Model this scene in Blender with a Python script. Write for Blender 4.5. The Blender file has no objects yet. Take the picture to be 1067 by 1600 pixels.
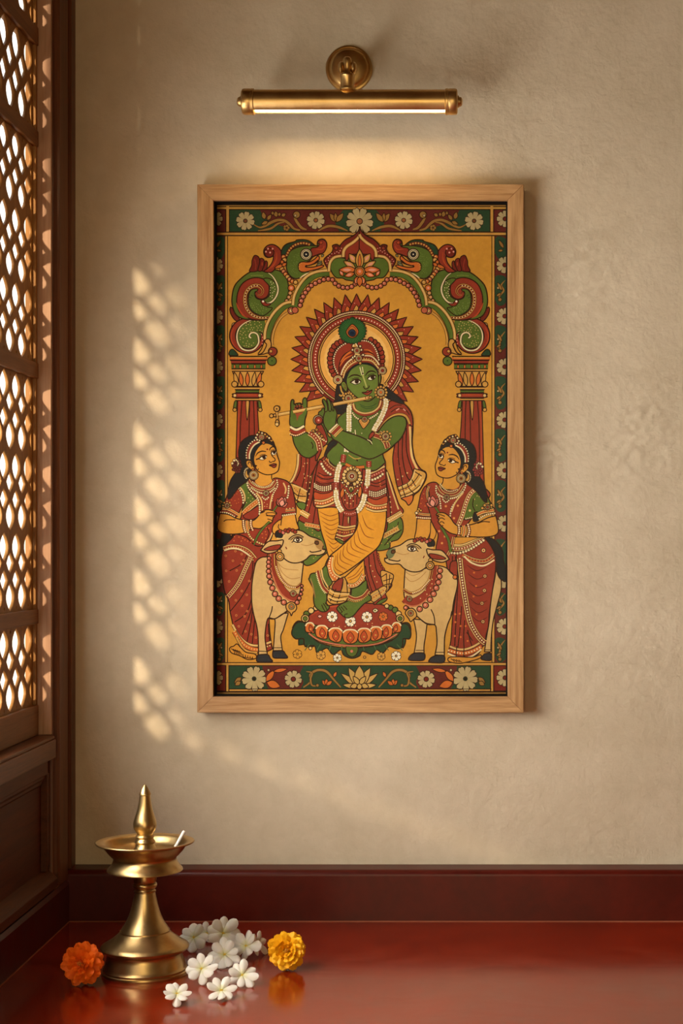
import bpy, bmesh, math, random
from mathutils import Vector, Matrix, Euler
random.seed(11)
sc = bpy.context.scene
COL = sc.collection
PI = math.pi
MM = 0.001

# ------------------------------------------------------------------ helpers
def srgb(r, g, b, k=1.0):
    def f(c):
        c = c / 255.0
        return c / 12.92 if c <= 0.04045 else ((c + 0.055) / 1.055) ** 2.4
    return (f(r) * k, f(g) * k, f(b) * k, 1.0)

class Geo:
    """collects verts / faces of ONE part"""
    def __init__(self):
        self.v = []; self.f = []; self.smooth = []
    def add(self, verts, faces, smooth=False):
        b = len(self.v)
        self.v += [tuple(p) for p in verts]
        self.f += [tuple(b + i for i in f) for f in faces]
        self.smooth += [smooth] * len(faces)
    def box(self, x0, x1, y0, y1, z0, z1):
        v = [(x, y, z) for x in (x0, x1) for y in (y0, y1) for z in (z0, z1)]
        f = [(0, 1, 3, 2), (4, 6, 7, 5), (0, 4, 5, 1), (2, 3, 7, 6), (0, 2, 6, 4), (1, 5, 7, 3)]
        self.add(v, f)
    def lathe(self, prof, n=64, cx=0, cy=0, cap=True, axis='Z'):
        b = []
        for (r, z) in prof:
            for k in range(n):
                a = 2 * PI * k / n
                p = (r * math.cos(a), r * math.sin(a), z)
                if axis == 'X': p = (p[2], p[0], p[1])
                elif axis == 'Y': p = (p[0], -p[2], p[1])
                b.append(p)
        f = []
        for i in range(len(prof) - 1):
            for k in range(n):
                k2 = (k + 1) % n
                f.append((i * n + k, i * n + k2, (i + 1) * n + k2, (i + 1) * n + k))
        if cap:
            if prof[0][0] > 1e-9: f.append(tuple(reversed(range(n))))
            if prof[-1][0] > 1e-9: f.append(tuple((len(prof) - 1) * n + k for k in range(n)))
        self.add(b, f, True)
    def prism_z(self, poly, z0, z1):
        n = len(poly)
        v = [(x, y, z0) for x, y in poly] + [(x, y, z1) for x, y in poly]
        f = [(i, (i + 1) % n, n + (i + 1) % n, n + i) for i in range(n)]
        f += [tuple(reversed(range(n))), tuple(range(n, 2 * n))]
        self.add(v, f)
    def prism_x(self, poly, x0, x1):          # poly in (y,z)
        n = len(poly)
        v = [(x0, y, z) for y, z in poly] + [(x1, y, z) for y, z in poly]
        f = [(i, (i + 1) % n, n + (i + 1) % n, n + i) for i in range(n)]
        f += [tuple(reversed(range(n))), tuple(range(n, 2 * n))]
        self.add(v, f)
    def prism_y(self, poly, y0, y1):          # poly in (x,z)
        n = len(poly)
        v = [(x, y0, z) for x, z in poly] + [(x, y1, z) for x, z in poly]
        f = [(i, (i + 1) % n, n + (i + 1) % n, n + i) for i in range(n)]
        f += [tuple(reversed(range(n))), tuple(range(n, 2 * n))]
        self.add(v, f)
    def tube(self, pts, rad, n=16):
        pts = [Vector(p) for p in pts]
        if not hasattr(rad, '__len__'): rad = [rad] * len(pts)
        v = []; f = []
        for i, p in enumerate(pts):
            d = (pts[min(i + 1, len(pts) - 1)] - pts[max(i - 1, 0)]).normalized()
            u = d.cross(Vector((1, 0, 0)) if abs(d.x) < .9 else Vector((0, 1, 0))).normalized()
            w = d.cross(u)
            for k in range(n):
                a = 2 * PI * k / n
                v.append(p + (u * math.cos(a) + w * math.sin(a)) * rad[i])
        for i in range(len(pts) - 1):
            for k in range(n):
                k2 = (k + 1) % n
                f.append((i * n + k, i * n + k2, (i + 1) * n + k2, (i + 1) * n + k))
        f += [tuple(reversed(range(n))), tuple((len(pts) - 1) * n + k for k in range(n))]
        self.add(v, f, True)
    def mesh(self, name, mat, origin=(0, 0, 0), bevel=0, seg=2, recalc=True, scale=MM):
        me = bpy.data.meshes.new(name)
        o = Vector(origin)
        me.from_pydata([tuple((Vector(p) - o) * scale) for p in self.v], [], self.f)
        for p, s in zip(me.polygons, self.smooth): p.use_smooth = s
        me.materials.append(mat)
        if recalc or bevel:
            bm = bmesh.new(); bm.from_mesh(me)
            if bevel:
                es = [e for e in bm.edges if len(e.link_faces) == 2 and e.calc_face_angle(0) > 0.6]
                bmesh.ops.bevel(bm, geom=es, offset=bevel * scale, segments=seg, profile=.6, affect='EDGES')
            bmesh.ops.recalc_face_normals(bm, faces=bm.faces)
            bm.to_mesh(me); bm.free()
        if any(self.smooth):
            try: me.set_sharp_from_angle(angle=math.radians(38))
            except Exception: pass
        return me

def link(name, me, parent=None, label=None):
    o = bpy.data.objects.new(name, me); COL.objects.link(o)
    if parent: o.parent = parent
    if label: o['label'] = label
    return o

def thing(name, label, cat, loc=(0, 0, 0), group=None, kind=None):     # loc in mm
    o = bpy.data.objects.new(name, None); COL.objects.link(o)
    o.location = Vector(loc) * MM
    o.empty_display_size = .02
    if label: o['label'] = label
    if cat: o['category'] = cat
    if group: o['group'] = group
    if kind: o['kind'] = kind
    return o

def part(name, geo, mat, root, loc, bevel=0, seg=2, label=None):
    return link(name, geo.mesh(name, mat, loc, bevel, seg), root, label)

def structure(name, geo, mat, bevel=0, label=None, seg=2):
    o = link(name, geo.mesh(name, mat, (0, 0, 0), bevel, seg))
    o['kind'] = 'structure'
    if label: o['label'] = label
    return o

# ------------------------------------------------------------------ materials
def new_mat(name):
    m = bpy.data.materials.new(name); m.use_nodes = True
    nt = m.node_tree
    return m, nt, nt.nodes['Principled BSDF']

def nd(nt, typ, **kw):
    n = nt.nodes.new(typ)
    for k, v in kw.items():
        if k in n.inputs.keys() if hasattr(n.inputs, 'keys') else False: n.inputs[k].default_value = v
        else: setattr(n, k, v)
    return n

def ramp(nt, stops, interp='LINEAR'):
    r = nt.nodes.new('ShaderNodeValToRGB'); e = r.color_ramp.elements
    r.color_ramp.interpolation = interp
    e[0].position, e[0].color = stops[0]; e[1].position, e[1].color = stops[-1]
    for p, c in stops[1:-1]:
        x = e.new(p); x.color = c
    return r

def coords(nt, scale=(1, 1, 1), rot=(0, 0, 0)):
    tc = nt.nodes.new('ShaderNodeTexCoord'); mp = nt.nodes.new('ShaderNodeMapping')
    mp.inputs['Scale'].default_value = scale; mp.inputs['Rotation'].default_value = rot
    nt.links.new(tc.outputs['Object'], mp.inputs['Vector'])
    return mp.outputs['Vector']

def noise(nt, vec, scale, detail=4, rough=.55, dist=0):
    n = nt.nodes.new('ShaderNodeTexNoise')
    n.inputs['Scale'].default_value = scale; n.inputs['Detail'].default_value = detail
    n.inputs['Roughness'].default_value = rough; n.inputs['Distortion'].default_value = dist
    nt.links.new(vec, n.inputs['Vector'])
    return n.outputs['Fac']

def math_n(nt, op, a, b):
    n = nt.nodes.new('ShaderNodeMath'); n.operation = op
    for i, x in enumerate((a, b)):
        if isinstance(x, (int, float)): n.inputs[i].default_value = x
        else: nt.links.new(x, n.inputs[i])
    return n.outputs[0]

def bump(nt, h, strength, dist, normal=None):
    b = nt.nodes.new('ShaderNodeBump'); b.inputs['Strength'].default_value = strength
    b.inputs['Distance'].default_value = dist
    nt.links.new(h, b.inputs['Height'])
    if normal is not None: nt.links.new(normal, b.inputs['Normal'])
    return b.outputs['Normal']

def plaster_mat(name, c0, c1, bump_k=1.0):
    m, nt, p = new_mat(name)
    v = coords(nt)
    n1 = noise(nt, v, 5.7, 6, .6, .1)
    n2 = noise(nt, v, 42, 5, .6, .3)
    mix = math_n(nt, 'ADD', math_n(nt, 'MULTIPLY', n1, .7), math_n(nt, 'MULTIPLY', n2, .3))
    r = ramp(nt, [(.33, c0), (.68, c1)])
    nt.links.new(mix, r.inputs[0]); nt.links.new(r.outputs[0], p.inputs['Base Color'])
    h1 = noise(nt, v, 26, 8, .6, .15)
    h2 = noise(nt, v, 170, 4, .6, .2)
    h3 = noise(nt, v, 8.3, 4, .5, .1)
    b = bump(nt, h3, .2 * bump_k, .010)
    b = bump(nt, h1, .55 * bump_k, .005, b)
    b = bump(nt, h2, .4 * bump_k, .0012, b)
    nt.links.new(b, p.inputs['Normal'])
    p.inputs['Roughness'].default_value = .9
    p.inputs['Specular IOR Level'].default_value = .2
    return m

def wood_mat(name, dark, light, along='Z', fine=1.0, rough=.5, spec=.35, bumpk=.25, coarse=1.0):
    m, nt, p = new_mat(name)
    k = {'X': (.05, 1, 1), 'Y': (1, .05, 1), 'Z': (1, 1, .05)}[along]
    v = coords(nt, k)
    n1 = noise(nt, v, 60 * coarse, 6, .62, .8)
    n2 = noise(nt, v, 420 * fine, 4, .6, .2)
    mix = math_n(nt, 'ADD', math_n(nt, 'MULTIPLY', n1, .68), math_n(nt, 'MULTIPLY', n2, .32))
    r = ramp(nt, [(.34, dark), (.66, light)])
    nt.links.new(mix, r.inputs[0]); nt.links.new(r.outputs[0], p.inputs['Base Color'])
    nt.links.new(bump(nt, mix, bumpk, .0015), p.inputs['Normal'])
    p.inputs['Roughness'].default_value = rough
    p.inputs['Specular IOR Level'].default_value = spec
    return m

def brass_mat(name, c0, c1, rough=.3, brush=None):
    m, nt, p = new_mat(name)
    v = coords(nt, brush or (1, 1, 1))
    n1 = noise(nt, coords(nt), 24, 5, .6, .4)
    n2 = noise(nt, v, 300, 3, .6)
    r = ramp(nt, [(.3, c0), (.7, c1)])
    nt.links.new(n1, r.inputs[0]); nt.links.new(r.outputs[0], p.inputs['Base Color'])
    p.inputs['Metallic'].default_value = 1
    rr = math_n(nt, 'ADD', math_n(nt, 'MULTIPLY', n1, .16), rough - .06)
    nt.links.new(rr, p.inputs['Roughness'])
    nt.links.new(bump(nt, n2, .12, .0004), p.inputs['Normal'])
    return m

def oxide_mat(name, c0, c1, rough=.2, coat=.4, spec=.5):
    m, nt, p = new_mat(name)
    v = coords(nt, (1, 1.6, 1))
    n1 = noise(nt, v, 7, 7, .62, 1.2)
    n2 = noise(nt, v, 55, 5, .6, .5)
    mix = math_n(nt, 'ADD', math_n(nt, 'MULTIPLY', n1, .72), math_n(nt, 'MULTIPLY', n2, .28))
    r = ramp(nt, [(.32, c0), (.7, c1)])
    nt.links.new(mix, r.inputs[0]); nt.links.new(r.outputs[0], p.inputs['Base Color'])
    rr = math_n(nt, 'ADD', math_n(nt, 'MULTIPLY', n1, .18), rough - .09)
    nt.links.new(rr, p.inputs['Roughness'])
    nt.links.new(bump(nt, mix, .12, .002), p.inputs['Normal'])
    p.inputs['Specular IOR Level'].default_value = spec
    p.inputs['Coat Weight'].default_value = coat
    p.inputs['Coat Roughness'].default_value = rough * .8
    return m

def plain_mat(name, c, rough=.5, metal=0, spec=.4, sss=0):
    m, nt, p = new_mat(name)
    p.inputs['Base Color'].default_value = c; p.inputs['Roughness'].default_value = rough
    p.inputs['Metallic'].default_value = metal; p.inputs['Specular IOR Level'].default_value = spec
    if sss:
        p.inputs['Subsurface Weight'].default_value = sss
        p.inputs['Subsurface Radius'].default_value = (.004, .003, .002)
    return m

PLASTER = plaster_mat('cream_lime_plaster', srgb(194, 179, 151), srgb(213, 199, 172))
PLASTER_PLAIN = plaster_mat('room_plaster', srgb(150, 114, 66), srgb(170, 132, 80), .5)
OXIDE = oxide_mat('red_oxide_floor', srgb(112, 24, 6), srgb(150, 40, 13), .17, .2, .33)
OXIDE_DARK = oxide_mat('red_oxide_skirting', srgb(64, 13, 6), srgb(88, 21, 10), .34, .05, .2)
TEAK_V = wood_mat('teak_upright', srgb(78, 42, 20), srgb(122, 72, 38), 'Z', rough=.42)
TEAK_H = wood_mat('teak_rail', srgb(84, 47, 22), srgb(128, 78, 42), 'Y', rough=.42)
TEAK_LOW = wood_mat('shaded_teak_rail', srgb(68, 33, 10), srgb(102, 53, 19), 'Y', rough=.5, spec=.22)  # teak rail darkened: shade below the sill is put into the colour
TEAK_PANEL = wood_mat('teak_panel', srgb(66, 29, 8), srgb(98, 47, 15), 'Y', rough=.5, spec=.2)  # panel colour also darkened for the weak light under the sill
LATTICE = wood_mat('lattice_wood', srgb(122, 80, 32), srgb(164, 114, 52), 'Z', rough=.5)
LATTICE_H = wood_mat('lattice_rail_wood', srgb(104, 64, 28), srgb(144, 94, 46), 'Y', rough=.5)
OAK_H = wood_mat('oak_across', srgb(146, 102, 56), srgb(198, 156, 106), 'X', fine=1.1, rough=.5, coarse=1.6)
OAK_V = wood_mat('oak_upright', srgb(146, 102, 56), srgb(198, 156, 106), 'Z', fine=1.1, rough=.5, coarse=1.6)
BRASS = brass_mat('aged_brass', srgb(170, 141, 90), srgb(208, 178, 122), .31)
BRASS_LAMP = brass_mat('antique_brass', srgb(192, 154, 92), srgb(218, 182, 120), .33, (.05, 1, 1))
BLACK = plain_mat('black_liner', srgb(16, 12, 9), .8, spec=.1)
COTTON = plain_mat('cotton_wick', srgb(240, 232, 216), .9, spec=.1)

# ------------------------------------------------------------------ camera
EYE = 581.0
D = 2600.0
cam = bpy.data.cameras.new('camera'); camo = bpy.data.objects.new('camera', cam); COL.objects.link(camo)
camo.location = (0, -D * MM, EYE * MM); camo.rotation_euler = (PI / 2, 0, 0)
cam.sensor_width = 36; cam.lens = D / 1600 * 36
cam.shift_x = -(740 - 533.5) / 1600; cam.shift_y = (850 - 800) / 1600
cam.clip_start = .05
sc.camera = camo
def at(px, py, d):
    """photo pixel + distance from the camera (mm) -> place in the room (mm)"""
    return Vector(((px - 740) * d / D, d - D, EYE - (py - 850) * d / D))

# ------------------------------------------------------------------ the room
XL = -624.0      # left wall face
XR, YF, ZC = 2300.0, -3900.0, 2700.0
WY0, WY1 = -112.0, -1500.0            # window opening along the left wall
WZ0, WZ1 = 262.0, 2040.0
g = Geo(); g.box(XL - 200, XR + 150, YF - 150, 150, -120, 0); structure('floor', g, OXIDE)
g = Geo(); g.box(XL - 40, XR + 150, 0, 150, 0, ZC); structure('wall_back', g, PLASTER)
g = Geo(); g.box(XR, XR + 150, YF, 0, 0, ZC); structure('wall_right', g, PLASTER_PLAIN)
g = Geo(); g.box(XL - 200, XR + 150, YF - 150, YF, 0, ZC); structure('wall_front', g, PLASTER)
g = Geo(); g.box(XL - 200, XR + 150, YF - 150, 150, ZC, ZC + 120); structure('ceiling', g, plaster_mat('ceiling_plaster', srgb(118, 90, 56), srgb(136, 106, 70), .5))
g = Geo()
g.box(XL - 200, XL, YF, WY1, 0, ZC)
g.box(XL - 200, XL, WY1, WY0 + 12, WZ1, ZC); g.box(XL - 200, XL - 30, WY1, WY0 + 12, 0, 240)
g.box(XL - 66, XL - 3, -108, 0, 0, 66); g.box(XL - 200, XL - 2, WY0 + 12, 0, WZ1 + 120, ZC)
structure('wall_left', g, PLASTER_PLAIN)

# skirting: rounded upper edge
def skirting(th, h):
    pts = [(0, 0), (-th, 0)]
    r = 9
    for k in range(6):
        a = PI / 2 * k / 5
        pts.append((-th + r - r * math.cos(a), h - r + r * math.sin(a)))
    pts.append((0, h + 1.5))
    return pts
g = Geo(); g.prism_x(skirting(40, 79), XL - 2, XR); structure('baseboard_back', g, OXIDE_DARK)
g = Geo(); g.prism_y([(XL - 20, 0), (XL + 2, 0), (XL + 2, 58), (XL - 2, 64), (XL - 20, 64)], YF, -41); structure('baseboard_left', g, OXIDE_DARK)

GROUT = plain_mat('dusty_joint', srgb(150, 92, 66), .9, spec=.1)
g = Geo(); g.box(XL + 3, XR, -41.6, -39.5, -1, 1.3); g.box(XL + 1, XL + 3.4, YF, -41, -1, 1.1); structure('trim_2', g, GROUT, 0, 'thin dusty joint between the red floor and the skirting')

# ------------------------------------------------------------------ the screened window
win = thing('window_1', 'dark teak window with a pierced lattice screen on the left wall', None, (XL, WY0, 295), kind='structure')
WL = (XL, WY0, 295)
g = Geo()
prof = [(-664, -108), (-634, -108), (-630, -107), (-630, -105), (-634, -104), (-634, -97), (-627, -94), (-624, -90),
        (-624, -40), (-629, -37), (-629, -30), (-622, -26), (-622, 0), (-664, 0)]
g.prism_z(prof, 66, WZ1 + 120)
part('casing', g, TEAK_V, win, WL, .8, 1)
JAMB = wood_mat('sunlit_jamb', srgb(166, 122, 92), srgb(204, 164, 132), 'Z', rough=.45)  # sunlight on the jamb is put into this paler wood colour
g = Geo(); g.box(-664, -631.5, -112.5, -108, 296, WZ1 - 40); part('jamb', g, JAMB, win, WL, .8, 1, 'jamb strip with sunlight put into its paler colour')
g = Geo(); g.box(-690, -624, WY1, WY0 - .5, 262, 290); g.box(-690, -626, WY1, WY0 - .5, 290, 295)
part('window_sill', g, TEAK_H, win, WL, 1.6, 2)
g = Geo(); g.box(-690, -624, WY1, WY0 - .5, WZ1 - 40, WZ1); part('head_rail', g, TEAK_H, win, WL, 1.5)
g = Geo(); g.box(-690, -634, WY1 - 60, WY1, 66, WZ1 + 120); part('casing', g, TEAK_V, win, WL, 1.5)

# lattice panels : a thin board pierced with pointed ovals and diamonds
PITCH = 62.5
COL0 = -146.5                        # first full column of pointed ovals
def oval(cy, cz, w, h, n=7):
    pts = []
    for s in (1, -1):
        for k in range(n):
            u = 1 - 2 * k / n
            yy = s * w / 2 * (1 - abs(u) ** 1.9)
            pts.append((cy + yy, cz + s * h / 2 * u))
    return pts
def diamond(cy, cz, w, h):
    pts = []
    q = [(0, h / 2), (w / 2, 0), (0, -h / 2), (-w / 2, 0)]
    for i in range(4):
        a, b = q[i], q[(i + 1) % 4]
        pts.append((cy + a[0], cz + a[1]))
        m = ((a[0] + b[0]) / 2 * 1.1, (a[1] + b[1]) / 2 * 1.1)
        pts.append((cy + m[0], cz + m[1]))
    return pts
def clip(poly, ymax):
    out = []
    for i in range(len(poly)):
        a, b = poly[i - 1], poly[i]
        ia, ib = a[0] <= ymax, b[0] <= ymax
        if ia != ib:
            t = (ymax - a[0]) / (b[0] - a[0]); out.append((ymax, a[1] + (b[1] - a[1]) * t))
        if ib: out.append(b)
    return out
def lattice_panel(z0, z1, periods):
    cu = bpy.data.curves.new('lattice_panel', 'CURVE'); cu.dimensions = '2D'; cu.fill_mode = 'BOTH'
    cu.extrude = 1.6 * MM; cu.bevel_depth = .5 * MM; cu.bevel_resolution = 0
    def spl(poly):
        s = cu.splines.new('POLY'); s.points.add(len(poly) - 1)
        for p, q in zip(s.points, poly): p.co = (q[0] * MM, q[1] * MM, 0, 1)
        s.use_cyclic_u = True
    ya, yb = WY1 + 3, WY0 - 2
    spl([(ya, z0), (yb, z0), (yb, z1), (ya, z1)])
    ylim = -123
    H = (z1 - z0); per = H / periods
    ncol = int((-COL0 + WY1) / -PITCH) + 1
    def add(poly):
        if min(q[0] for q in poly) < WY1 + 16: return
        poly = clip(poly, ylim)
        if len(poly) < 3 or max(q[0] for q in poly) - min(q[0] for q in poly) < 2.5: return
        spl(poly)
    for r in range(periods):
        top = z1 - r * per
        k = per / 116.0
        for c in range(-1, ncol + 1):
            y = COL0 - c * PITCH; yh = y + PITCH / 2
            add(oval(y, top - 22 * k, 44, 42 * k))
            add(diamond(yh, top - 45 * k, 40, 32 * k))
            add(diamond(y, top - 70 * k, 40, 32 * k))
            add(oval(yh, top - 94 * k, 44, 42 * k))
            if r == 0: add(oval(yh, top - 6, 5, 6, 4))
            if r == periods - 1: add(oval(y, z0 + 6, 5, 6, 4))
    o = bpy.data.objects.new('tmp', cu); COL.objects.link(o)
    dg = bpy.context.evaluated_depsgraph_get()
    me = bpy.data.meshes.new_from_object(o.evaluated_get(dg))
    bpy.data.objects.remove(o); bpy.data.curves.remove(cu)
    # curve plane (x,y,z) -> room (Y,Z,X)
    M = Matrix(((0, 0, 1, -.659 - XL * MM), (1, 0, 0, -WY0 * MM), (0, 1, 0, -.295), (0, 0, 0, 1)))
    me.transform(M)
    me.materials.clear(); me.materials.append(LATTICE)
    return link('lattice_panel', me, win)
RAILS = [(296, 341), (462, 484), (828, 851), (1174, 1197), (1325, 1352), (1640, 1664), (WZ1 - 70, WZ1 - 40)]
for (a, b), per in zip(zip([r[1] for r in RAILS[:-1]], [r[0] for r in RAILS[1:]]), (1, 3, 3, 1, 3, 3)):
    lattice_panel(a, b, per)
for a, b in RAILS:
    g = Geo(); g.box(-669, -650, WY1 + 1, WY0 - 1, a, b); part('lattice_rail', g, LATTICE_H, win, WL, 1.5)
g = Geo(); g.box(-668, -652, -121.5, WY0 - 1, 341, WZ1 - 42); part('lattice_stile', g, LATTICE, win, WL, 1)

# unseen blocker added outside: it lets the sun through only a slot beside it and below it
g = Geo()
g.box(-1480, -1400, -3200, -1092, 684, 2600);
structure('sun_blocker', g, PLASTER_PLAIN)

g = Geo(); g.box(-769, -762, -640, -257, 1122, WZ1 + 60); part('sun_block_panel', g, TEAK_PANEL, win, WL, 1.5)  # unseen panel added outside the lattice to cut the upper sun

# panelled apron under the sill
g = Geo()
g.box(-690, -642, WY1, WY0, 66, 262)                              # field behind
trim = structure('trim_1', g, TEAK_PANEL, 0, 'teak panelling below the window sill, shade put into its colour')
g = Geo(); g.box(-642, -630, WY1, WY0 - 24, 240, 261.5); link('panel_rail', g.mesh('panel_rail', TEAK_LOW, (0, 0, 0), 1.5), trim)
g = Geo(); g.prism_z([(-642, -134), (-632, -134), (-632, -126), (-637, -124), (-637, -120), (-634, -118), (-634, -113), (-642, -113)], 95, 239)
link('panel_stile', g.mesh('panel_stile', TEAK_LOW, (0, 0, 0), .7, 1), trim)
g = Geo(); g.prism_y([(-642, 240), (-635, 240), (-635, 234), (-638, 230), (-638, 226), (-642, 222)], WY1, -135)
link('panel_moulding', g.mesh('panel_moulding', TEAK_LOW, (0, 0, 0), .5, 1), trim)
g = Geo(); g.prism_y([(-642, 66), (-626, 66), (-622, 69), (-622, 82), (-626, 86), (-632, 90), (-642, 96)], WY1, -111)
link('panel_ledge', g.mesh('panel_ledge', TEAK_LOW, (0, 0, 0), .8, 1), trim)
LED_STRENGTH = 27.0
SKY = 1.5
SUN = 5.4
WIN1 = 52.0
FRONT_FILL = 20.0
EXPO = 0.14
PIGMENT = 1.04
SUNDIR = (.9, 1.0, -.38)

# ------------------------------------------------------------------ the mural, drawn as flat pigment shapes
class Mural:
    def __init__(s):
        s.shapes = []; s.grid = {}; s.fx = s.fy = 0.0; s.fs = 1.0; s.mx = None; s.cut = None
K_ = Mural()
MIRROR = 562.0
PK = PIGMENT
def C(r, g, b): return tuple(min(1, c * PK) if i < 3 else c for i, c in enumerate(srgb(r, g, b)))
OCH = C(202, 143, 50); OCH2 = C(224, 164, 78); GRN = C(86, 104, 36); GRN2 = C(104, 122, 46); DGRN = C(42, 66, 38); BGRN = C(44, 68, 42)
RED = C(142, 52, 31); DRED = C(112, 36, 22); MAR = C(96, 38, 28); RORG = C(176, 72, 32); GOLD = C(198, 146, 66); LGOLD = C(216, 178, 108)
CRM = C(226, 206, 156); WHT = C(236, 224, 192); INK = C(50, 24, 8); HAIR = C(36, 32, 28); SKIN = C(206, 142, 50); COW = C(204, 166, 104)
COWD = C(170, 126, 68); PINK = C(204, 112, 92); LPINK = C(222, 150, 126); ORG = C(202, 106, 40); HOOF = C(48, 47, 48); BEAD = C(186, 98, 66)
BCRM = C(184, 162, 114); BGOLD = C(150, 110, 50); BLUE = C(34, 52, 70); DHOTI = C(214, 146, 40); DFOLD = C(142, 78, 20)

def F(x=0, y=0, s=1.0): K_.fx, K_.fy, K_.fs = x, y, s
def T(p):
    x, y = K_.fx + p[0] / K_.fs, K_.fy + p[1] / K_.fs
    if K_.mx is not None: x = 2 * K_.mx - x
    return (x, y)
def PT(a):
    if isinstance(a, str): a = [float(t) for t in a.replace(',', ' ').split()]
    if a and isinstance(a[0], (tuple, list)): return [T(p) for p in a]
    return [T((a[i], a[i + 1])) for i in range(0, len(a) - 1, 2)]
def cr(pts, closed, n):
    out = []; N = len(pts)
    rng = range(N) if closed else range(N - 1)
    for i in rng:
        p1, p2 = pts[i], pts[(i + 1) % N]
        if abs(p1[0] - p2[0]) + abs(p1[1] - p2[1]) < 1e-6: continue
        if closed: p0, p3 = pts[i - 1], pts[(i + 2) % N]
        else: p0, p3 = pts[max(i - 1, 0)], pts[min(i + 2, N - 1)]
        L = math.hypot(p2[0] - p1[0], p2[1] - p1[1])
        m = max(2, min(n, int(L / 1.1) + 1))
        for k in range(m):
            t = k / m; t2 = t * t; t3 = t2 * t
            out.append(tuple(.5 * (2 * p1[j] + (p2[j] - p0[j]) * t + (2 * p0[j] - 5 * p1[j] + 4 * p2[j] - p3[j]) * t2 + (3 * p1[j] - p0[j] - 3 * p2[j] + p3[j]) * t3) for j in (0, 1)))
    if not closed: out.append(pts[-1])
    return out
XMIN, XMAX, YMIN, YMAX = 333.5, 791.5, 314.0, 1088.0
def clipbox(P):
    for ax, lim, sg in ((0, XMIN, 1), (0, XMAX, -1), (1, YMIN, 1), (1, YMAX, -1)):
        if all((p[ax] - lim) * sg >= 0 for p in P): continue
        out = []
        for i in range(len(P)):
            a, b = P[i - 1], P[i]; ia, ib = (a[ax] - lim) * sg >= 0, (b[ax] - lim) * sg >= 0
            if ia != ib:
                t = (lim - a[ax]) / (b[ax] - a[ax]); out.append(tuple(a[j] + (b[j] - a[j]) * t for j in (0, 1)))
            if ib: out.append(b)
        P = out
        if len(P) < 3: return None
    return P
def area2(P): return sum(P[i - 1][0] * P[i][1] - P[i][0] * P[i - 1][1] for i in range(len(P)))
def emit(polys, color):
    polys = [q for q in (clipbox(p) for p in polys) if q]
    if not polys: return
    cells = set()
    for P in polys:
        xs = [p[0] for p in P]; ys = [p[1] for p in P]
        for i in range(int(min(xs) // 4), int(max(xs) // 4) + 1):
            for j in range(int(min(ys) // 4), int(max(ys) // 4) + 1): cells.add((i, j))
    lev = 1 + max((K_.grid.get(c, 0) for c in cells), default=0)
    for c in cells: K_.grid[c] = lev
    for P in polys:
        if area2(P) > 0: P = P[::-1]            # one facing for all
        K_.shapes.append((P, lev, color))
def stroke_polys(P, w, t0=1.0, t1=1.0):
    if w < 2.0: w = min(w * 1.42, w + .55)
    n = len(P); L = []; R = []
    for i in range(n):
        a, b = P[max(i - 1, 0)], P[min(i + 1, n - 1)]
        dx, dy = b[0] - a[0], b[1] - a[1]; d = math.hypot(dx, dy) or 1
        t = i / (n - 1) if n > 1 else 0
        k = 1.0
        if t < .3: k = t0 + (1 - t0) * t / .3
        if t > .7: k = min(k, t1 + (1 - t1) * (1 - t) / .3)
        nx, ny = -dy / d * w / 2 * k, dx / d * w / 2 * k
        L.append((P[i][0] + nx, P[i][1] + ny)); R.append((P[i][0] - nx, P[i][1] - ny))
    out = []
    for i in range(n - 1):
        q = [L[i], L[i + 1], R[i + 1], R[i]]
        if abs(area2(q)) > 1e-7: out.append(q)
    return out
def line(a, w=1.2, c=None, t0=1, t1=1, n=6, closed=False, straight=False):
    P = PT(a)
    if closed: P = P + [P[0]]
    if not straight: P = cr(P, False, n)
    emit(stroke_polys(P, w, t0, t1), c or INK)
def fill(a, c, o=1.2, oc=None, n=6, straight=False):
    P = PT(a)
    if not straight: P = cr(P, True, n)
    emit([P], c)
    if o: emit(stroke_polys(P + [P[0], P[1]], o), oc or INK)
def rect(x0, y0, x1, y1, c, o=0): fill([x0, y0, x1, y0, x1, y1, x0, y1], c, o, straight=True)
def disc(x, y, r, c, o=0, oc=None, ry=None, n=None):
    """centre in the current crop frame, radius in photo pixels"""
    q = T((x, y)); ry = ry or r
    n = n or (8 if r < 1.6 else 12 if r < 4 else 28 if r < 14 else 64)
    P = [(q[0] + r * math.cos(2 * PI * k / n), q[1] + ry * math.sin(2 * PI * k / n)) for k in range(n)]
    emit([P], c)
    if o: emit(stroke_polys(P + P[:2], o), oc or INK)
def along(a, step, smooth=True):
    P = PT(a)
    if smooth: P = cr(P, False, 8)
    out = [(P[0], 0)]; acc = 0
    for i in range(1, len(P)):
        d = math.hypot(P[i][0] - P[i - 1][0], P[i][1] - P[i - 1][1]); s = 0
        an = math.atan2(P[i][1] - P[i - 1][1], P[i][0] - P[i - 1][0])
        while acc + d - s >= step:
            s += step - acc; acc = 0; t = s / d
            out.append(((P[i - 1][0] + (P[i][0] - P[i - 1][0]) * t, P[i - 1][1] + (P[i][1] - P[i - 1][1]) * t), an))
        acc += d - s
    return out
def dots(a, step=2.6, r=.85, c=None, o=0, smooth=True):
    saved = (K_.fx, K_.fy, K_.fs, K_.mx)
    pts = along(a, step, smooth)
    K_.fx = K_.fy = 0; K_.fs = 1; K_.mx = None
    if o: emit([[(p[0] + (r + o) * math.cos(2 * PI * k / 8), p[1] + (r + o) * math.sin(2 * PI * k / 8)) for k in range(8)] for p, _ in pts], INK)
    emit([[(p[0] + r * math.cos(2 * PI * k / 8), p[1] + r * math.sin(2 * PI * k / 8)) for k in range(8)] for p, _ in pts], c or WHT)
    K_.fx, K_.fy, K_.fs, K_.mx = saved
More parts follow.
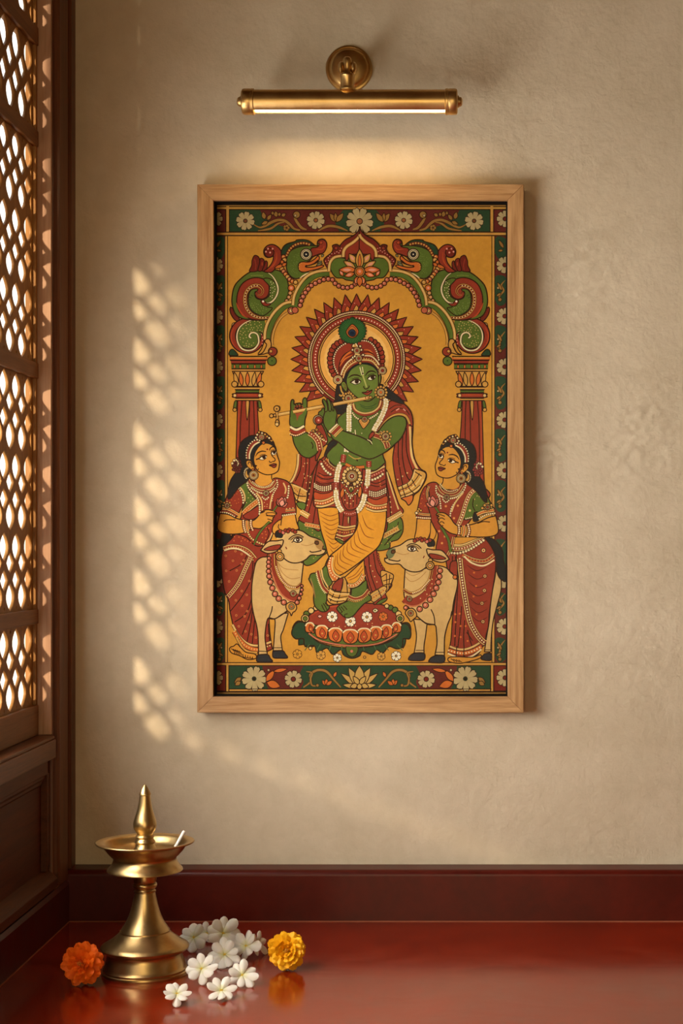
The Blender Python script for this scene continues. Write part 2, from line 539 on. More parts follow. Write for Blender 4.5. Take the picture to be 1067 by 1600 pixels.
def band(a, w, c, o=1.0, edge=None, ew=.9, dot=None, dr=.75, ds=3.0, t0=1, t1=1):
    """ornamental band along a path: ink, colour, pale edges, row of dots"""
    line(a, w + 2 * o, INK, t0, t1)
    if edge: line(a, w, edge, t0, t1); line(a, w - 2 * ew, INK, t0, t1); line(a, w - 2 * ew - .7, c, t0, t1)
    else: line(a, w, c, t0, t1)
    if dot: dots(a, ds, dr, dot)
def flower(x, y, r, n, c, cc, o=.9, rot=0.0, rc=.24, wid=1.0):
    q = T((x, y))
    P_ = []
    for k in range(n):
        a = rot + 2 * PI * k / n
        ca, sa = math.cos(a), math.sin(a); w = PI * r / n * .74 * wid
        prof = [(.18, -.25), (.55, -.75), (.82, -.9), (.96, -.5), (.92, 0), (.96, .5), (.82, .9), (.55, .75), (.18, .25)]
        P_.append([(q[0] + u * r * ca - v * w * sa, q[1] + u * r * sa + v * w * ca) for u, v in prof])
    if o: emit([[(q[0] + (p[0] - q[0]) * 1.0 + 0, p[1]) for p in P] for P in []] or [], INK)
    if o:
        for P in P_: emit(stroke_polys(P + P[:2], o * 1.7), INK)
    emit(P_, c)
    s = (K_.fx, K_.fy, K_.fs, K_.mx); K_.fx = K_.fy = 0; K_.fs = 1; K_.mx = None
    disc(q[0], q[1], r * rc, cc, o * .9)
    K_.fx, K_.fy, K_.fs, K_.mx = s
def leaf(a, b, w, c, o=.9, side=0.0):
    """pointed leaf from a to b (crop coords), width in photo px"""
    p, q = T(a), T(b); dx, dy = q[0] - p[0], q[1] - p[1]; L = math.hypot(dx, dy) or 1
    ux, uy = dx / L, dy / L; nx, ny = -uy, ux; P = []
    for t, v in ((0, 0), (.25, .8), (.5, 1), (.78, .62), (1, 0), (1, 0), (.78, -.62), (.5, -1), (.25, -.8), (0, 0)):
        s = side * math.sin(PI * t) * L
        P.append((p[0] + ux * L * t + nx * (v * w / 2 + s), p[1] + uy * L * t + ny * (v * w / 2 + s)))
    P = cr(P, True, 3); emit([P], c)
    if o: emit(stroke_polys(P + P[:2], o), INK)
def scatter(poly, n, r, c, seed=1, o=0):
    P = PT(poly); rnd = random.Random(seed); xs = [p[0] for p in P]; ys = [p[1] for p in P]; got = []
    def inside(x, y):
        r_ = False
        for i in range(len(P)):
            (x1, y1), (x2, y2) = P[i - 1], P[i]
            if (y1 > y) != (y2 > y) and x < (x2 - x1) * (y - y1) / (y2 - y1) + x1: r_ = not r_
        return r_
    k = 0
    while len(got) < n and k < n * 60:
        k += 1; x, y = rnd.uniform(min(xs), max(xs)), rnd.uniform(min(ys), max(ys))
        if inside(x, y) and all((x - a) ** 2 + (y - b) ** 2 > (r * 4) ** 2 for a, b in got): got.append((x, y))
    if got: emit([[(x + r * rnd.uniform(.7, 1.2) * math.cos(2 * PI * q / 6), y + r * math.sin(2 * PI * q / 6)) for q in range(6)] for x, y in got], c)

# ---- borders
def border_side():
    F()
    rect(333, 369, 351, 1035, MAR)
    # green waves
    for y0, y1 in ((369, 405), (430, 478), (508, 548), (588, 640), (670, 722), (750, 800), (842, 890), (925, 962), (996, 1035)):
        fill([333, y0 + 6, 345, y0, 351, y0 + 6, 351, y1 - 12, 344, y1, 333, y1 - 8], BGRN, 0)
    for y in (414, 494, 573, 656, 735, 818, 906, 979):
        flower(335.5, y, 13.5, 8, BCRM, DRED, .9, .2)
    for k, y in enumerate((454, 534, 615, 696, 777, 862, 943, 1016)):
        s = 1 if k % 2 else -1
        h = 18
        band([335, y - h + 2, 341, y - 8, 340 + 3 * s, y, 344, y + 9, 341, y + h - 3], 2.6, BGOLD, .6, t0=.3, t1=.5)
        leaf((340, y), (347, y - 13), 5, BGOLD, .7); leaf((341, y + 4), (349, y + 9), 4, BGOLD, .7)
        disc(343, y + 14, 3, BGOLD, .8); disc(346, y - 4, 1.8, BCRM, .6)
    leaf((337, 388), (345, 375), 5, BGOLD, .7); leaf((338, 391), (346, 392), 4, BGOLD, .7)
    rect(350.6, 369, 356.2, 1035, INK); rect(351.8, 369, 355, 1035, GOLD)
def border_top():
    F()
    rect(333, 312, 563, 369, INK); rect(333, 317, 563, 322.2, BGOLD); rect(333, 323.6, 563, 326.6, GOLD)
    rect(333, 328.2, 352, 362, MAR); rect(353.6, 322, 357.6, 362, GOLD)
    rect(359, 328.2, 563, 361.6, BGRN)
    fill([406, 328.2, 406, 328.2, 414, 340, 430, 350, 450, 356, 470, 361.6, 470, 361.6, 530, 361.6, 530, 361.6, 524, 346, 536, 328.2, 536, 328.2], MAR, 0)
    rect(333, 363.6, 563, 367.2, GOLD)
    flower(335, 342, 13.5, 8, BCRM, DRED)
    F(340, 310, 7.621)
    flower(330, 268, 15, 8, BCRM, C(120, 70, 40), .9, .2, .2)
    band([430, 312, 500, 345, 560, 330, 640, 285, 720, 258, 800, 268, 860, 310, 910, 360, 980, 380], 4.2, BGOLD, .8, t0=.3, t1=.6)
    band([480, 385, 560, 375, 640, 355, 720, 300, 790, 285], 3.2, BGOLD, .8, t0=.4, t1=.3)
    band([1060, 372, 1000, 350, 950, 290, 915, 230], 4.2, BGOLD, .8, t0=.4, t1=.7)
    disc(940, 195, 5.5, BGOLD, .9); disc(925, 205, 2, BCRM, .5)
    for a, b, w in (((560, 250), (540, 160), 7), ((590, 260), (640, 190), 6), ((600, 275), (520, 310), 6), ((660, 200), (650, 150), 5), ((700, 225), (690, 150), 7), ((730, 215), (740, 165), 5), ((760, 215), (810, 180), 6)):
        leaf(a, b, w, BGOLD, .8)
    flower(820, 350, 5, 5, BGOLD, DRED, .7)
    F(300, 270, 3.952)
    flower(764, 293, 14.5, 8, BCRM, C(150, 90, 50), .9, .2, .22)
    band([780, 358, 840, 330, 900, 335, 960, 358], 4, BGOLD, .8, t0=.4, t1=.3)
    for a, b, w in (((890, 305), (850, 250), 8), ((890, 305), (885, 245), 6), ((890, 305), (935, 248), 8)): leaf(a, b, w, BGOLD, .8)
    flower(1036, 300, 22, 9, BCRM, C(150, 90, 50), 1, PI / 2, .2)
def border_bottom():
    F()
    rect(333, 1034.6, 563, 1090, INK); rect(333, 1036, 563, 1039.2, GOLD); rect(358.4, 1040.6, 563, 1076, BGRN); rect(333, 1040.6, 352, 1079, DRED)
    rect(353.6, 1038, 356.8, 1080, GOLD); rect(358.4, 1077.4, 563, 1079.6, GOLD); rect(333, 1082, 563, 1085.8, BGOLD)
    flower(335, 1059, 14, 8, BCRM, DRED)
    F(330, 1020, 4.446)
    fill([355, 92, 355, 92, 520, 92, 640, 92, 640, 92, 615, 150, 640, 200, 620, 250, 620, 250, 400, 250, 400, 250, 370, 190], MAR, 0)
    flower(298, 180, 20, 9, BCRM, INK, 1, .1, .08)
    for a, b, w in (((385, 205), (480, 235), 12), ((380, 200), (440, 120), 9), ((430, 130), (530, 112), 6), ((210, 170), (160, 210), 7), ((205, 200), (165, 225), 7)): leaf(a, b, w, ORG if a[0] > 300 else BGOLD, .8)
    disc(398, 120, 2, BCRM, .6)
    flower(570, 183, 14, 8, BCRM, DRED, 1, .2, .26)
    band([640, 240, 690, 200, 690, 150, 740, 120, 800, 130, 850, 185, 900, 240], 3.6, BGOLD, .8, t0=.5, t1=.5)
    band([660, 130, 700, 140, 690, 180, 700, 225, 740, 230], 2.6, BGOLD, .7, t0=.4, t1=.6)
    disc(738, 226, 2.6, BGOLD, .7)
    for a, b, w in (((800, 225), (770, 190), 6), ((800, 225), (800, 180), 6), ((800, 225), (840, 195), 6), ((850, 170), (870, 130), 5)): leaf(a, b, w, ORG, .8)

# ---- arch, sea-dragon brackets and pillar (left half; mirrored for the right)
def arch_half():
    F(340, 410, 8.892)
    # pillar shaft
    F(330, 480, 7.271)
    fill([300, 1060, 300, 1060, 520, 1060, 520, 1060, 540, 1400, 560, 1600, 590, 2100, 590, 2100, 270, 2100, 270, 2100, 290, 1400, 290, 1400], RED, 1.2)
    fill([395, 1065, 430, 1065, 425, 1180, 408, 1285, 398, 1200], GOLD, .9)
    for x0, x1 in ((350, 330), (438, 430), (480, 490)): line([x0, 1065, x1, 1400, x1 - 6, 2080], 1.1)
    line([318, 1070, 306, 1400, 300, 2080], 1.2, RORG)
    for s in (-1, 1):
        fill([412 + s * 120, 1070, 412 + s * 145, 1070, 412 + s * 160, 1150, 412 + s * 130, 1160], GRN, 1)
        disc(412 + s * 145, 1165, 3, GOLD, 1)
    fill([275, 1035, 545, 1035, 545, 1060, 275, 1060], GOLD, 1.1, straight=True)
    fill([265, 980, 560, 980, 575, 1003, 560, 1026, 265, 1026, 248, 1003], RED, 1.2); disc(268, 1003, 2.6, LGOLD, .5); disc(552, 1003, 2.6, LGOLD, .5)
    line([300, 997, 520, 997], 1.2, RORG)
    fill([275, 942, 545, 942, 545, 970, 275, 970], GRN, 1.1, straight=True)
    fill([268, 908, 550, 908, 550, 936, 268, 936], GOLD, 1.1, straight=True)
    fill([240, 728, 240, 728, 595, 728, 595, 728, 560, 800, 550, 900, 550, 900, 275, 900, 275, 900, 265, 800], GOLD, 1.2)
    for x, c in ((300, GOLD), (350, ORG), (412, ORG), (475, GOLD), (525, ORG)): leaf((x, 900), (x + (x - 412) * .35, 735), 6.5, c, 1)
    disc(265, 875, 4.6, GOLD, 1.1); disc(565, 875, 4.6, GOLD, 1.1)
    fill([235, 703, 600, 703, 600, 727, 235, 727], GOLD, 1, straight=True)
    fill([230, 645, 615, 645, 615, 700, 230, 700], GRN, 1.2, straight=True)
    for x in (265, 330, 415, 495, 570): leaf((x, 700), (x, 648), 3.4, ORG, .6)
    fill([220, 605, 625, 605, 618, 640, 228, 640], RED, 1.1, straight=True)
    fill([208, 560, 638, 560, 632, 600, 212, 600], ORG, 1.3, straight=True); line([225, 572, 620, 572], 1.2, GOLD)
    # bracket scroll at springing
    disc(690, 612, 7, GRN, 1.2); disc(690, 608, 1.2, DGRN)
    fill([205, 545, 215, 490, 250, 480, 290, 520, 300, 550], DGRN, 1.1)
    # lower scroll
    F(340, 410, 8.892)
    fill([180, 620, 180, 620, 225, 650, 250, 700, 300, 780, 290, 820, 240, 800, 190, 730, 170, 660], DRED, 1.2)
    fill([195, 900, 205, 850, 245, 835, 250, 850, 215, 880], LGOLD, .9)
    disc(410, 1020, 27.4, RED, 1.4); 
    line([250, 1180, 200, 1100, 190, 1000, 230, 900], 2.0, RORG, .3, .3)
    disc(425, 1020, 20, GRN, 1.3); 
    fill([430, 770, 430, 770, 640, 780, 650, 980, 600, 1000, 540, 960, 440, 900], GRN, 0)
    line([500, 795, 400, 830, 310, 900, 270, 1000, 280, 1110, 340, 1200, 430, 1225, 510, 1200, 565, 1130, 570, 1060, 550, 1000, 500, 975, 455, 990, 440, 1030, 465, 1050], 4.0, INK, .5, .9)
    line([500, 795, 400, 830, 310, 900, 270, 1000, 280, 1110, 340, 1200, 430, 1225, 510, 1200, 565, 1130, 570, 1060, 550, 1000, 500, 975, 455, 990, 440, 1030, 465, 1050], 2.2, CRM, .5, .9)
    scatter([320, 920, 420, 820, 600, 800, 620, 960, 540, 960, 430, 980, 400, 1080, 540, 1120, 440, 1190, 330, 1150, 300, 1020], 46, .75, LGOLD, 4)
    dots([610, 1000, 625, 1060, 618, 1150], 5, .9, LPINK)
    line([565, 965, 610, 980, 640, 1040, 640, 1110, 610, 1200, 560, 1270], 1.2)
    # big scroll
    fill([340, 780, 250, 720, 205, 600, 200, 480, 235, 330, 330, 220, 450, 135, 560, 112, 700, 118, 760, 100, 860, 120, 950, 200, 985, 330, 985, 440, 940, 540, 860, 640, 760, 760, 640, 800, 480, 800], GRN, 1.4)
    fill([400, 760, 310, 700, 268, 580, 275, 440, 330, 310, 430, 235, 540, 212, 640, 235, 705, 300, 715, 400, 690, 470, 620, 510, 545, 490, 515, 430, 530, 410, 500, 380, 440, 400, 420, 480, 430, 600, 480, 680, 560, 730, 640, 745, 600, 800, 480, 790], RED, 1.3)
    fill([640, 740, 540, 715, 460, 650, 430, 560, 430, 470, 455, 400, 500, 370, 560, 370, 545, 400, 520, 410, 520, 470, 560, 510, 640, 515, 710, 470, 735, 400, 720, 330, 640, 235, 700, 220, 780, 260, 830, 360, 820, 480, 760, 560, 700, 580, 690, 620, 760, 640], GRN, 1.1)
    line([260, 560, 290, 640, 350, 730, 420, 770], 2.2, RORG, .2, .3)
    line([330, 560, 280, 500], .1)
    # beaded inner spiral
    sp = [710, 765, 600, 770, 490, 735, 410, 650, 380, 550, 385, 450, 430, 370, 500, 325, 570, 325, 620, 370, 625, 420, 590, 455, 555, 450]
    line(sp, 6.2, INK, .7, .35); line(sp, 4.8, GOLD, .7, .35); line(sp, 2.6, DRED, .8, .4); dots(sp[:-8], 4.6, .95, CRM)
    sp2 = [670, 125, 760, 190, 820, 290, 840, 380, 815, 470, 760, 540, 690, 570, 625, 535]
    line(sp2, 4.0, INK, .3, .8); line(sp2, 2.3, CRM, .3, .8)
    fill([600, 540, 640, 525, 680, 570, 740, 575, 700, 605, 640, 600], RED, 1); disc(632, 542, 1.6, WHT)
    scatter([730, 270, 780, 270, 800, 380, 760, 490, 730, 500], 16, .8, CRM, 7)
    scatter([440, 560, 560, 560, 700, 640, 640, 720, 520, 690], 22, .6, C(140, 150, 80), 8)
    for k in range(14):
        a = PI * (.5 + k / 15); line([650 + 210 * math.cos(a), 560 + 150 * math.sin(a) + 10, 650 + 250 * math.cos(a), 560 + 178 * math.sin(a) + 10], .7, C(46, 66, 28))
    dots([470, 185, 560, 180, 620, 185], 2.4, .6, C(160, 160, 70))
    # tail fins + curl of the sea dragon
    F(340, 310, 7.621)
    for q in ([380, 870, 405, 800, 410, 740, 440, 680, 490, 700, 500, 770, 480, 860], [480, 860, 500, 770, 510, 715, 550, 730, 555, 790, 530, 860], [530, 860, 560, 790, 570, 745, 592, 760, 590, 820, 560, 865]): fill(q, DRED, 1.1)
    line([440, 720, 455, 790, 450, 850], 1.2, RED); line([530, 760, 530, 800], 1, RORG)
    fill([550, 870, 600, 830, 650, 760, 665, 690, 640, 650, 655, 690, 600, 705, 560, 680, 550, 620, 590, 565, 660, 550, 730, 590, 765, 660, 755, 750, 700, 820, 640, 880], RED, 1.3)
    line([590, 850, 660, 800, 700, 720, 700, 640], 1.6, RORG, .3, .3)
    disc(615, 645, 7.4, DRED, 1.1); 
    for x, y in ((575, 635), (600, 600), (625, 645), (655, 600)): disc(x, y, 1.5, LPINK)
    # dragon head
    F(400, 360, 6.276)
    fill([255, 260, 250, 200, 290, 140, 380, 110, 400, 95, 470, 92, 530, 110, 580, 160, 500, 160, 380, 190, 300, 260], DGRN, 1.3)
    fill([300, 330, 300, 270, 340, 200, 410, 165, 500, 150, 590, 150, 610, 170, 600, 130, 615, 95, 660, 88, 690, 120, 690, 170, 660, 220, 610, 240, 560, 260, 520, 300, 440, 330, 430, 380, 450, 410, 480, 400, 520, 420, 470, 450, 420, 470, 370, 470, 320, 430, 298, 370], GRN, 1.4)
    fill([540, 180, 600, 165, 620, 140, 605, 115, 640, 90, 685, 110, 690, 170, 660, 220, 610, 235, 560, 255, 540, 250], RED, 1.1)
    disc(638, 120, 2.6, RORG, .6); line([590, 185, 650, 185, 670, 150], 1.4, RORG, .3, .3)
    fill([415, 350, 425, 320, 460, 308, 520, 310, 570, 285, 610, 250, 620, 280, 590, 320, 520, 345, 490, 345, 490, 360, 560, 360, 640, 340, 665, 350, 620, 375, 540, 395, 470, 410, 425, 395], ORG, 1.2)
    line([485, 352, 560, 330, 610, 290], 1.2); dots([425, 380, 425, 340, 450, 318], 3.6, 1, GOLD)
    for a, b in (((600, 330), (650, 300)), ((590, 345), (655, 320)), ((640, 260), (665, 235))): leaf(a, b, 3.5, C(120, 120, 80), .7)
    line([430, 470, 470, 440, 520, 415], 2, CRM, .4, .4)
    disc(492, 235, 8.8, CRM, 1.2); disc(492, 235, 6.6, CRM, .8); disc(492, 235, 4.9, HAIR, 0); disc(492, 235, 1.1, WHT)
    scatter([330, 330, 350, 270, 420, 210, 430, 300, 400, 350, 410, 430, 350, 420], 26, .55, C(120, 138, 66), 9)
    cb = [300, 245, 330, 190, 380, 145, 460, 125, 530, 140]
    line(cb, 5.4, INK); line(cb, 4.2, DRED); dots(cb, 4.4, 1.5, GOLD)
    nb = [270, 260, 280, 290, 250, 330, 250, 370, 290, 430, 340, 490, 390, 510]
    for k, (p, an) in enumerate(along(nb, 5.2)):
        s = (K_.fx, K_.fy, K_.fs, K_.mx); K_.fx = K_.fy = 0; K_.fs = 1; K_.mx = None
        disc(p[0], p[1], 3.6, (ORG, GOLD, BEAD)[k % 3], 1); disc(p[0] - .6, p[1] - .6, 1.1, LGOLD)
        K_.fx, K_.fy, K_.fs, K_.mx = s
    for a, b in (((270, 340), (180, 370)), ((262, 330), (250, 290)), ((255, 350), (300, 320))): leaf(a, b, 5.5, ORG, .9)
    for (x, y, r) in ((345, 565, 5), (335, 615, 3.4), (322, 655, 3.2), (300, 690, 3)): disc(x, y, r, ORG if r > 4 else GOLD, 1); disc(x, y, r * .4, LPINK)
    # arch ribs: gold moulding, green band, beads
    F(300, 270, 3.952)
    lower = [470, 1067, 465, 990, 500, 900, 560, 830, 625, 800]
    F(340, 410, 8.892)
    rib = [655, 1075, 660, 960, 700, 830, 780, 700, 880, 600, 960, 560, 1050, 550]
    gr = [700, 1085, 710, 980, 770, 820, 860, 690, 950, 610, 1060, 590]
    inn = [760, 1150, 762, 1040, 800, 900, 880, 770, 970, 700]
    line(gr, 8.4, INK); line(gr, 6.6, GRN)
    line(inn, 4.2, INK); line(inn, 2.8, GOLD); line(rib, 5.8, INK); line(rib, 4.2, GOLD); line(rib, 1.5, LGOLD)
    # curl at the springing
    fill([560, 1285, 620, 1260, 660, 1200, 680, 1140, 655, 1110, 670, 1070, 720, 1070, 745, 1130, 740, 1200, 770, 1230, 740, 1270, 690, 1260, 640, 1275], GOLD, 1.2)
    disc(765, 1240, 6.8, RED, 1.2); disc(740, 1235, 2.6, GOLD, .7)
    disc(1025, 672, 5.6, BEAD, 1.1); disc(1022, 672, 3, LGOLD, .6); disc(1075, 665, 5, BEAD, 1)
    # upper rib over the central arch
    F(400, 360, 6.276)
    g2 = [385, 750, 400, 660, 450, 560, 520, 490, 600, 440, 720, 425]
    line(g2, 8.6, INK); line(g2, 6.8, GRN)
    r2 = [362, 735, 375, 640, 430, 530, 500, 450, 580, 410, 660, 395, 735, 392]
    line(r2, 5.8, INK); line(r2, 4.2, GOLD); line(r2, 1.4, LGOLD)
    bd = [432, 735, 448, 680, 475, 625, 508, 580, 545, 540, 590, 515, 640, 492, 690, 478, 745, 482]
    for p, an in along(bd, 7.2):
        s = (K_.fx, K_.fy, K_.fs, K_.mx); K_.fx = K_.fy = 0; K_.fs = 1; K_.mx = None
        disc(p[0], p[1], 3.7, BEAD, 1.1); disc(p[0] - .7, p[1] - .7, 1.2, LPINK); K_.fx, K_.fy, K_.fs, K_.mx = s
    for p, an in along([750, 485, 775, 520, 815, 548, 860, 562, 905, 562, 950, 545, 1000, 500], 7.0):
        s = (K_.fx, K_.fy, K_.fs, K_.mx); K_.fx = K_.fy = 0; K_.fs = 1; K_.mx = None
        disc(p[0], p[1], 3.6, BEAD, 1.1); disc(p[0] - .7, p[1] - .7, 1.2, LPINK); K_.fx, K_.fy, K_.fs, K_.mx = s
    # crest: red wings rising to the point
    fill([665, 300, 690, 260, 740, 220, 755, 180, 750, 150, 790, 140, 820, 160, 830, 140, 880, 90, 950, 55, 1000, 10, 1020, -40, 1020, -40, 1020, 120, 1020, 420, 1020, 420, 860, 420, 740, 390, 700, 370], DRED, 1.3)
    scatter([680, 300, 760, 210, 830, 160, 860, 200, 760, 250, 700, 330], 16, .9, LPINK, 3)
    disc(785, 175, 3, RED, .9)
    fill([730, 380, 740, 300, 800, 270, 870, 275, 890, 300, 930, 260, 1020, 260, 1020, 480, 900, 490, 850, 470, 780, 460], GRN, 1.2)
    c2 = [715, 400, 725, 320, 770, 265, 850, 250]
    line(c2, 5.6, INK); line(c2, 4, GOLD); line(c2, 1.3, LGOLD)
    fill([880, 290, 870, 220, 900, 170, 960, 130, 1020, 80, 1020, 80, 1020, 190, 1000, 230, 930, 240, 900, 290], RED, 1.1)
    c3 = [855, 262, 860, 205, 890, 160, 950, 120, 1000, 75, 1020, 40]
    line(c3, 6, INK); line(c3, 4.4, GOLD); line(c3, 1.4, LGOLD)
def crest():
    F(300, 270, 3.952)
    cx = (MIRROR - 300) * 3.952
    for s in (-1, 1):
        for (x, y, x2, y2, w, c) in ((100, 640, 125, 600, 6, ORG), (25, 590, 100, 545, 9, GOLD), (20, 600, 128, 600, 11, ORG), (30, 620, 95, 640, 8, ORG), (22, 560, 66, 500, 10, GOLD), (12, 640, 26, 690, 8, ORG)):
            leaf((cx + s * x, y), (cx + s * x2, y2), w, c, 1)
            leaf((cx + s * (x + (x2 - x) * .3), y + (y2 - y) * .3), (cx + s * (x + (x2 - x) * .8), y + (y2 - y) * .8), w * .4, LPINK, 0)
    leaf((cx, 600), (cx, 470), 13, GOLD, 1.1); leaf((cx, 590), (cx, 500), 5, ORG, .7)
    leaf((cx, 640), (cx, 705), 9, ORG, 1)
    disc(cx, 612, 8.2, GOLD, 1.2); disc(cx, 612, 6, ORG, .8); disc(cx, 610, 2.2, LPINK)

# ---- halo
def halo():
    F(430, 440, 4.104)
    cx, cy = 521, 500
    N = 27
    for k in range(N):
        a = -PI * 1.22 + PI * 1.44 * k / (N - 1)
        q = T((cx, cy)); r0, r1 = 74, 103
        ca, sa = math.cos(a), math.sin(a)
        P = [(q[0] + u * ca - v * sa, q[1] + u * sa + v * ca) for u, v in ((r0, -9.5), (r0 + 8, -9.6), (r0 + 16, -5.8), (r1, 0), (r1, 0), (r0 + 16, 5.8), (r0 + 8, 9.6), (r0, 9.5))]
        P = cr(P, True, 4); emit([P], RED); emit(stroke_polys(P + P[:2], 1.2), INK)
        P2 = [(q[0] + u * ca - v * sa, q[1] + u * sa + v * ca) for u, v in ((r0, -4.5), (r0 + 5, -4), (r0 + 11, 0), (r0 + 5, 4), (r0, 4.5))]
        P2 = cr(P2, True, 3); emit([P2], GOLD if k % 2 else ORG); emit(stroke_polys(P2 + P2[:2], .8), INK)
        emit([[(q[0] + (r0 + 14 + .8 * math.cos(z)) * ca - (-3 + .8 * math.sin(z)) * sa, q[1] + (r0 + 14 + .8 * math.cos(z)) * sa + (-3 + .8 * math.sin(z)) * ca) for z in (0, 1, 2, 3, 4, 5)]], LPINK)
    disc(cx, cy, 77, INK); disc(cx, cy, 75.6, DRED)
    def circ(r): return [(cx + r * 4.104 * math.cos(-PI * 1.25 + PI * 1.5 * k / 60), cy + r * 4.104 * math.sin(-PI * 1.25 + PI * 1.5 * k / 60)) for k in range(61)]
    dots(circ(74.2), 2.7, 1.05, CRM)
    disc(cx, cy, 72, LGOLD, .9); disc(cx, cy, 69.6, RED, 1)
    dots(circ(64.6), 4.9, 1.15, C(236, 190, 160))
    disc(cx, cy, 60.4, GOLD, 1); disc(cx, cy, 57.6, OCH2, 1)
    disc(cx, cy, 50, C(232, 178, 96), 0)

# ---- flute player
def garland(a, w=7.5):
    line(a, w + 1.4, INK); line(a, w, C(206, 178, 112))
    rnd = random.Random(3)
    for p, an in along(a, 3.4):
        nx, ny = -math.sin(an), math.cos(an)
        for s in (-1, 0, 1):
            x, y = p[0] + nx * s * w * .34 + rnd.uniform(-.5, .5), p[1] + ny * s * w * .34 + rnd.uniform(-.5, .5)
            emit([[(x + 1.55 * math.cos(2 * PI * k / 7), y + 1.35 * math.sin(2 * PI * k / 7)) for k in range(7)]], WHT if s else CRM)
        emit([[(p[0] + .5 * math.cos(k), p[1] + .5 * math.sin(k)) for k in range(6)]], C(150, 110, 40))
def block(a, c, w=7.5):
    line(a, w + 1.6, INK); line(a, w + .2, c); dots(a, 3.4, 1.0, LPINK)
def gem(x, y, r, c=None, petals=0, pc=None):
    if petals:
        q = T((x, y))
        for k in range(petals):
            a = 2 * PI * k / petals
            emit([[(q[0] + r * 1.45 * math.cos(a) + r * .42 * math.cos(z), q[1] + r * 1.45 * math.sin(a) + r * .42 * math.sin(z)) for z in [2 * PI * i / 7 for i in range(7)]]], INK)
            emit([[(q[0] + r * 1.45 * math.cos(a) + r * .3 * math.cos(z), q[1] + r * 1.45 * math.sin(a) + r * .3 * math.sin(z)) for z in [2 * PI * i / 7 for i in range(7)]]], pc or LGOLD)
    disc(x, y, r, LGOLD, .9); disc(x, y, r * .68, CRM, .6); disc(x, y, r * .45, c or RED, .5)

def cloth_back():
    # hanging ends of the shawl and skirts behind the figure
    F(450, 680, 8.892)
    fill([150, 250, 150, 250, 420, 230, 420, 230, 400, 400, 320, 560, 300, 680, 250, 950, 250, 950, 130, 920, 60, 800, 20, 690, 90, 560, 130, 420], RED, 1.3)
    line([140, 260, 130, 420, 90, 560, 20, 680], 4.4, INK); line([143, 260, 133, 420, 93, 560, 24, 680], 3, LGOLD)
    for q in ([185, 300, 170, 480, 100, 640], [250, 320, 245, 500, 190, 740], [300, 320, 290, 520, 260, 780]): line(q, 1.1)
    fill([30, 670, 110, 690, 180, 730, 260, 780, 240, 940, 120, 900, 60, 790], GOLD, 1.2)
    line([70, 690, 180, 735, 265, 785], 2.2, LGOLD); line([75, 790, 140, 840, 250, 850], 1.2); line([110, 880, 240, 930], 1.6, LGOLD); line([170, 740, 130, 900], 1.1)
    dots([90, 740, 140, 790, 220, 830], 3.2, .9, RED)
    fill([120, 940, 190, 930, 250, 960, 270, 1060, 200, 1040, 140, 1000], GRN, 1.1)
    scatter([160, 350, 280, 350, 280, 680, 150, 640], 7, 1.0, LGOLD, 5)
    # green under-skirt each side
    F(430, 640, 4.104)
    fill([160, 700, 240, 700, 340, 780, 340, 900, 300, 940, 250, 985, 200, 1000, 180, 970, 220, 900, 150, 760], GRN, 1.3)
    scatter([200, 740, 320, 800, 280, 950, 210, 980], 14, .9, GOLD, 2)
    fill([700, 700, 800, 690, 820, 770, 790, 830, 740, 850, 730, 890, 660, 905, 640, 880, 660, 760], GRN, 1.3)
    for q in ([790, 720, 770, 790, 720, 840], [760, 800, 700, 870], [810, 770, 770, 800]): line(q, 1)
    scatter([680, 800, 800, 730, 740, 850, 670, 890], 10, .9, GOLD, 3)
    # side panels of the skirt
    fill([330, 290, 330, 290, 280, 330, 245, 400, 220, 520, 190, 640, 150, 700, 190, 730, 240, 760, 290, 770, 290, 600, 250, 540], RED, 1.2)
    for q in ([300, 330, 255, 420, 240, 560, 200, 700], [275, 470, 262, 600, 240, 740]): line(q, 1.1)
    band([165, 655, 215, 685], 8, GOLD, .9, LGOLD, 1.2, CRM, 1.1, 3); band([190, 735, 290, 755], 6, ORG, .9, LGOLD, 1.1, LGOLD, .9, 4)
    dots([225, 430, 215, 560, 200, 640], 9, 1, LGOLD)
    fill([690, 360, 690, 360, 720, 400, 750, 480, 790, 600, 820, 660, 720, 720, 720, 720, 710, 780, 640, 860, 690, 700, 715, 560], RED, 1.2)
    line([715, 400, 750, 520, 790, 640], 2.2, LGOLD); line([700, 420, 730, 560, 740, 690], 1.1)
    band([722, 715, 812, 662], 8, GOLD, .9, LGOLD, 1.2, CRM, 1.1, 3); band([690, 815, 790, 760], 7, GOLD, .9, LGOLD, 1.1, RED, 1, 4); 
    dots([735, 560, 745, 660], 8, 1, LGOLD)

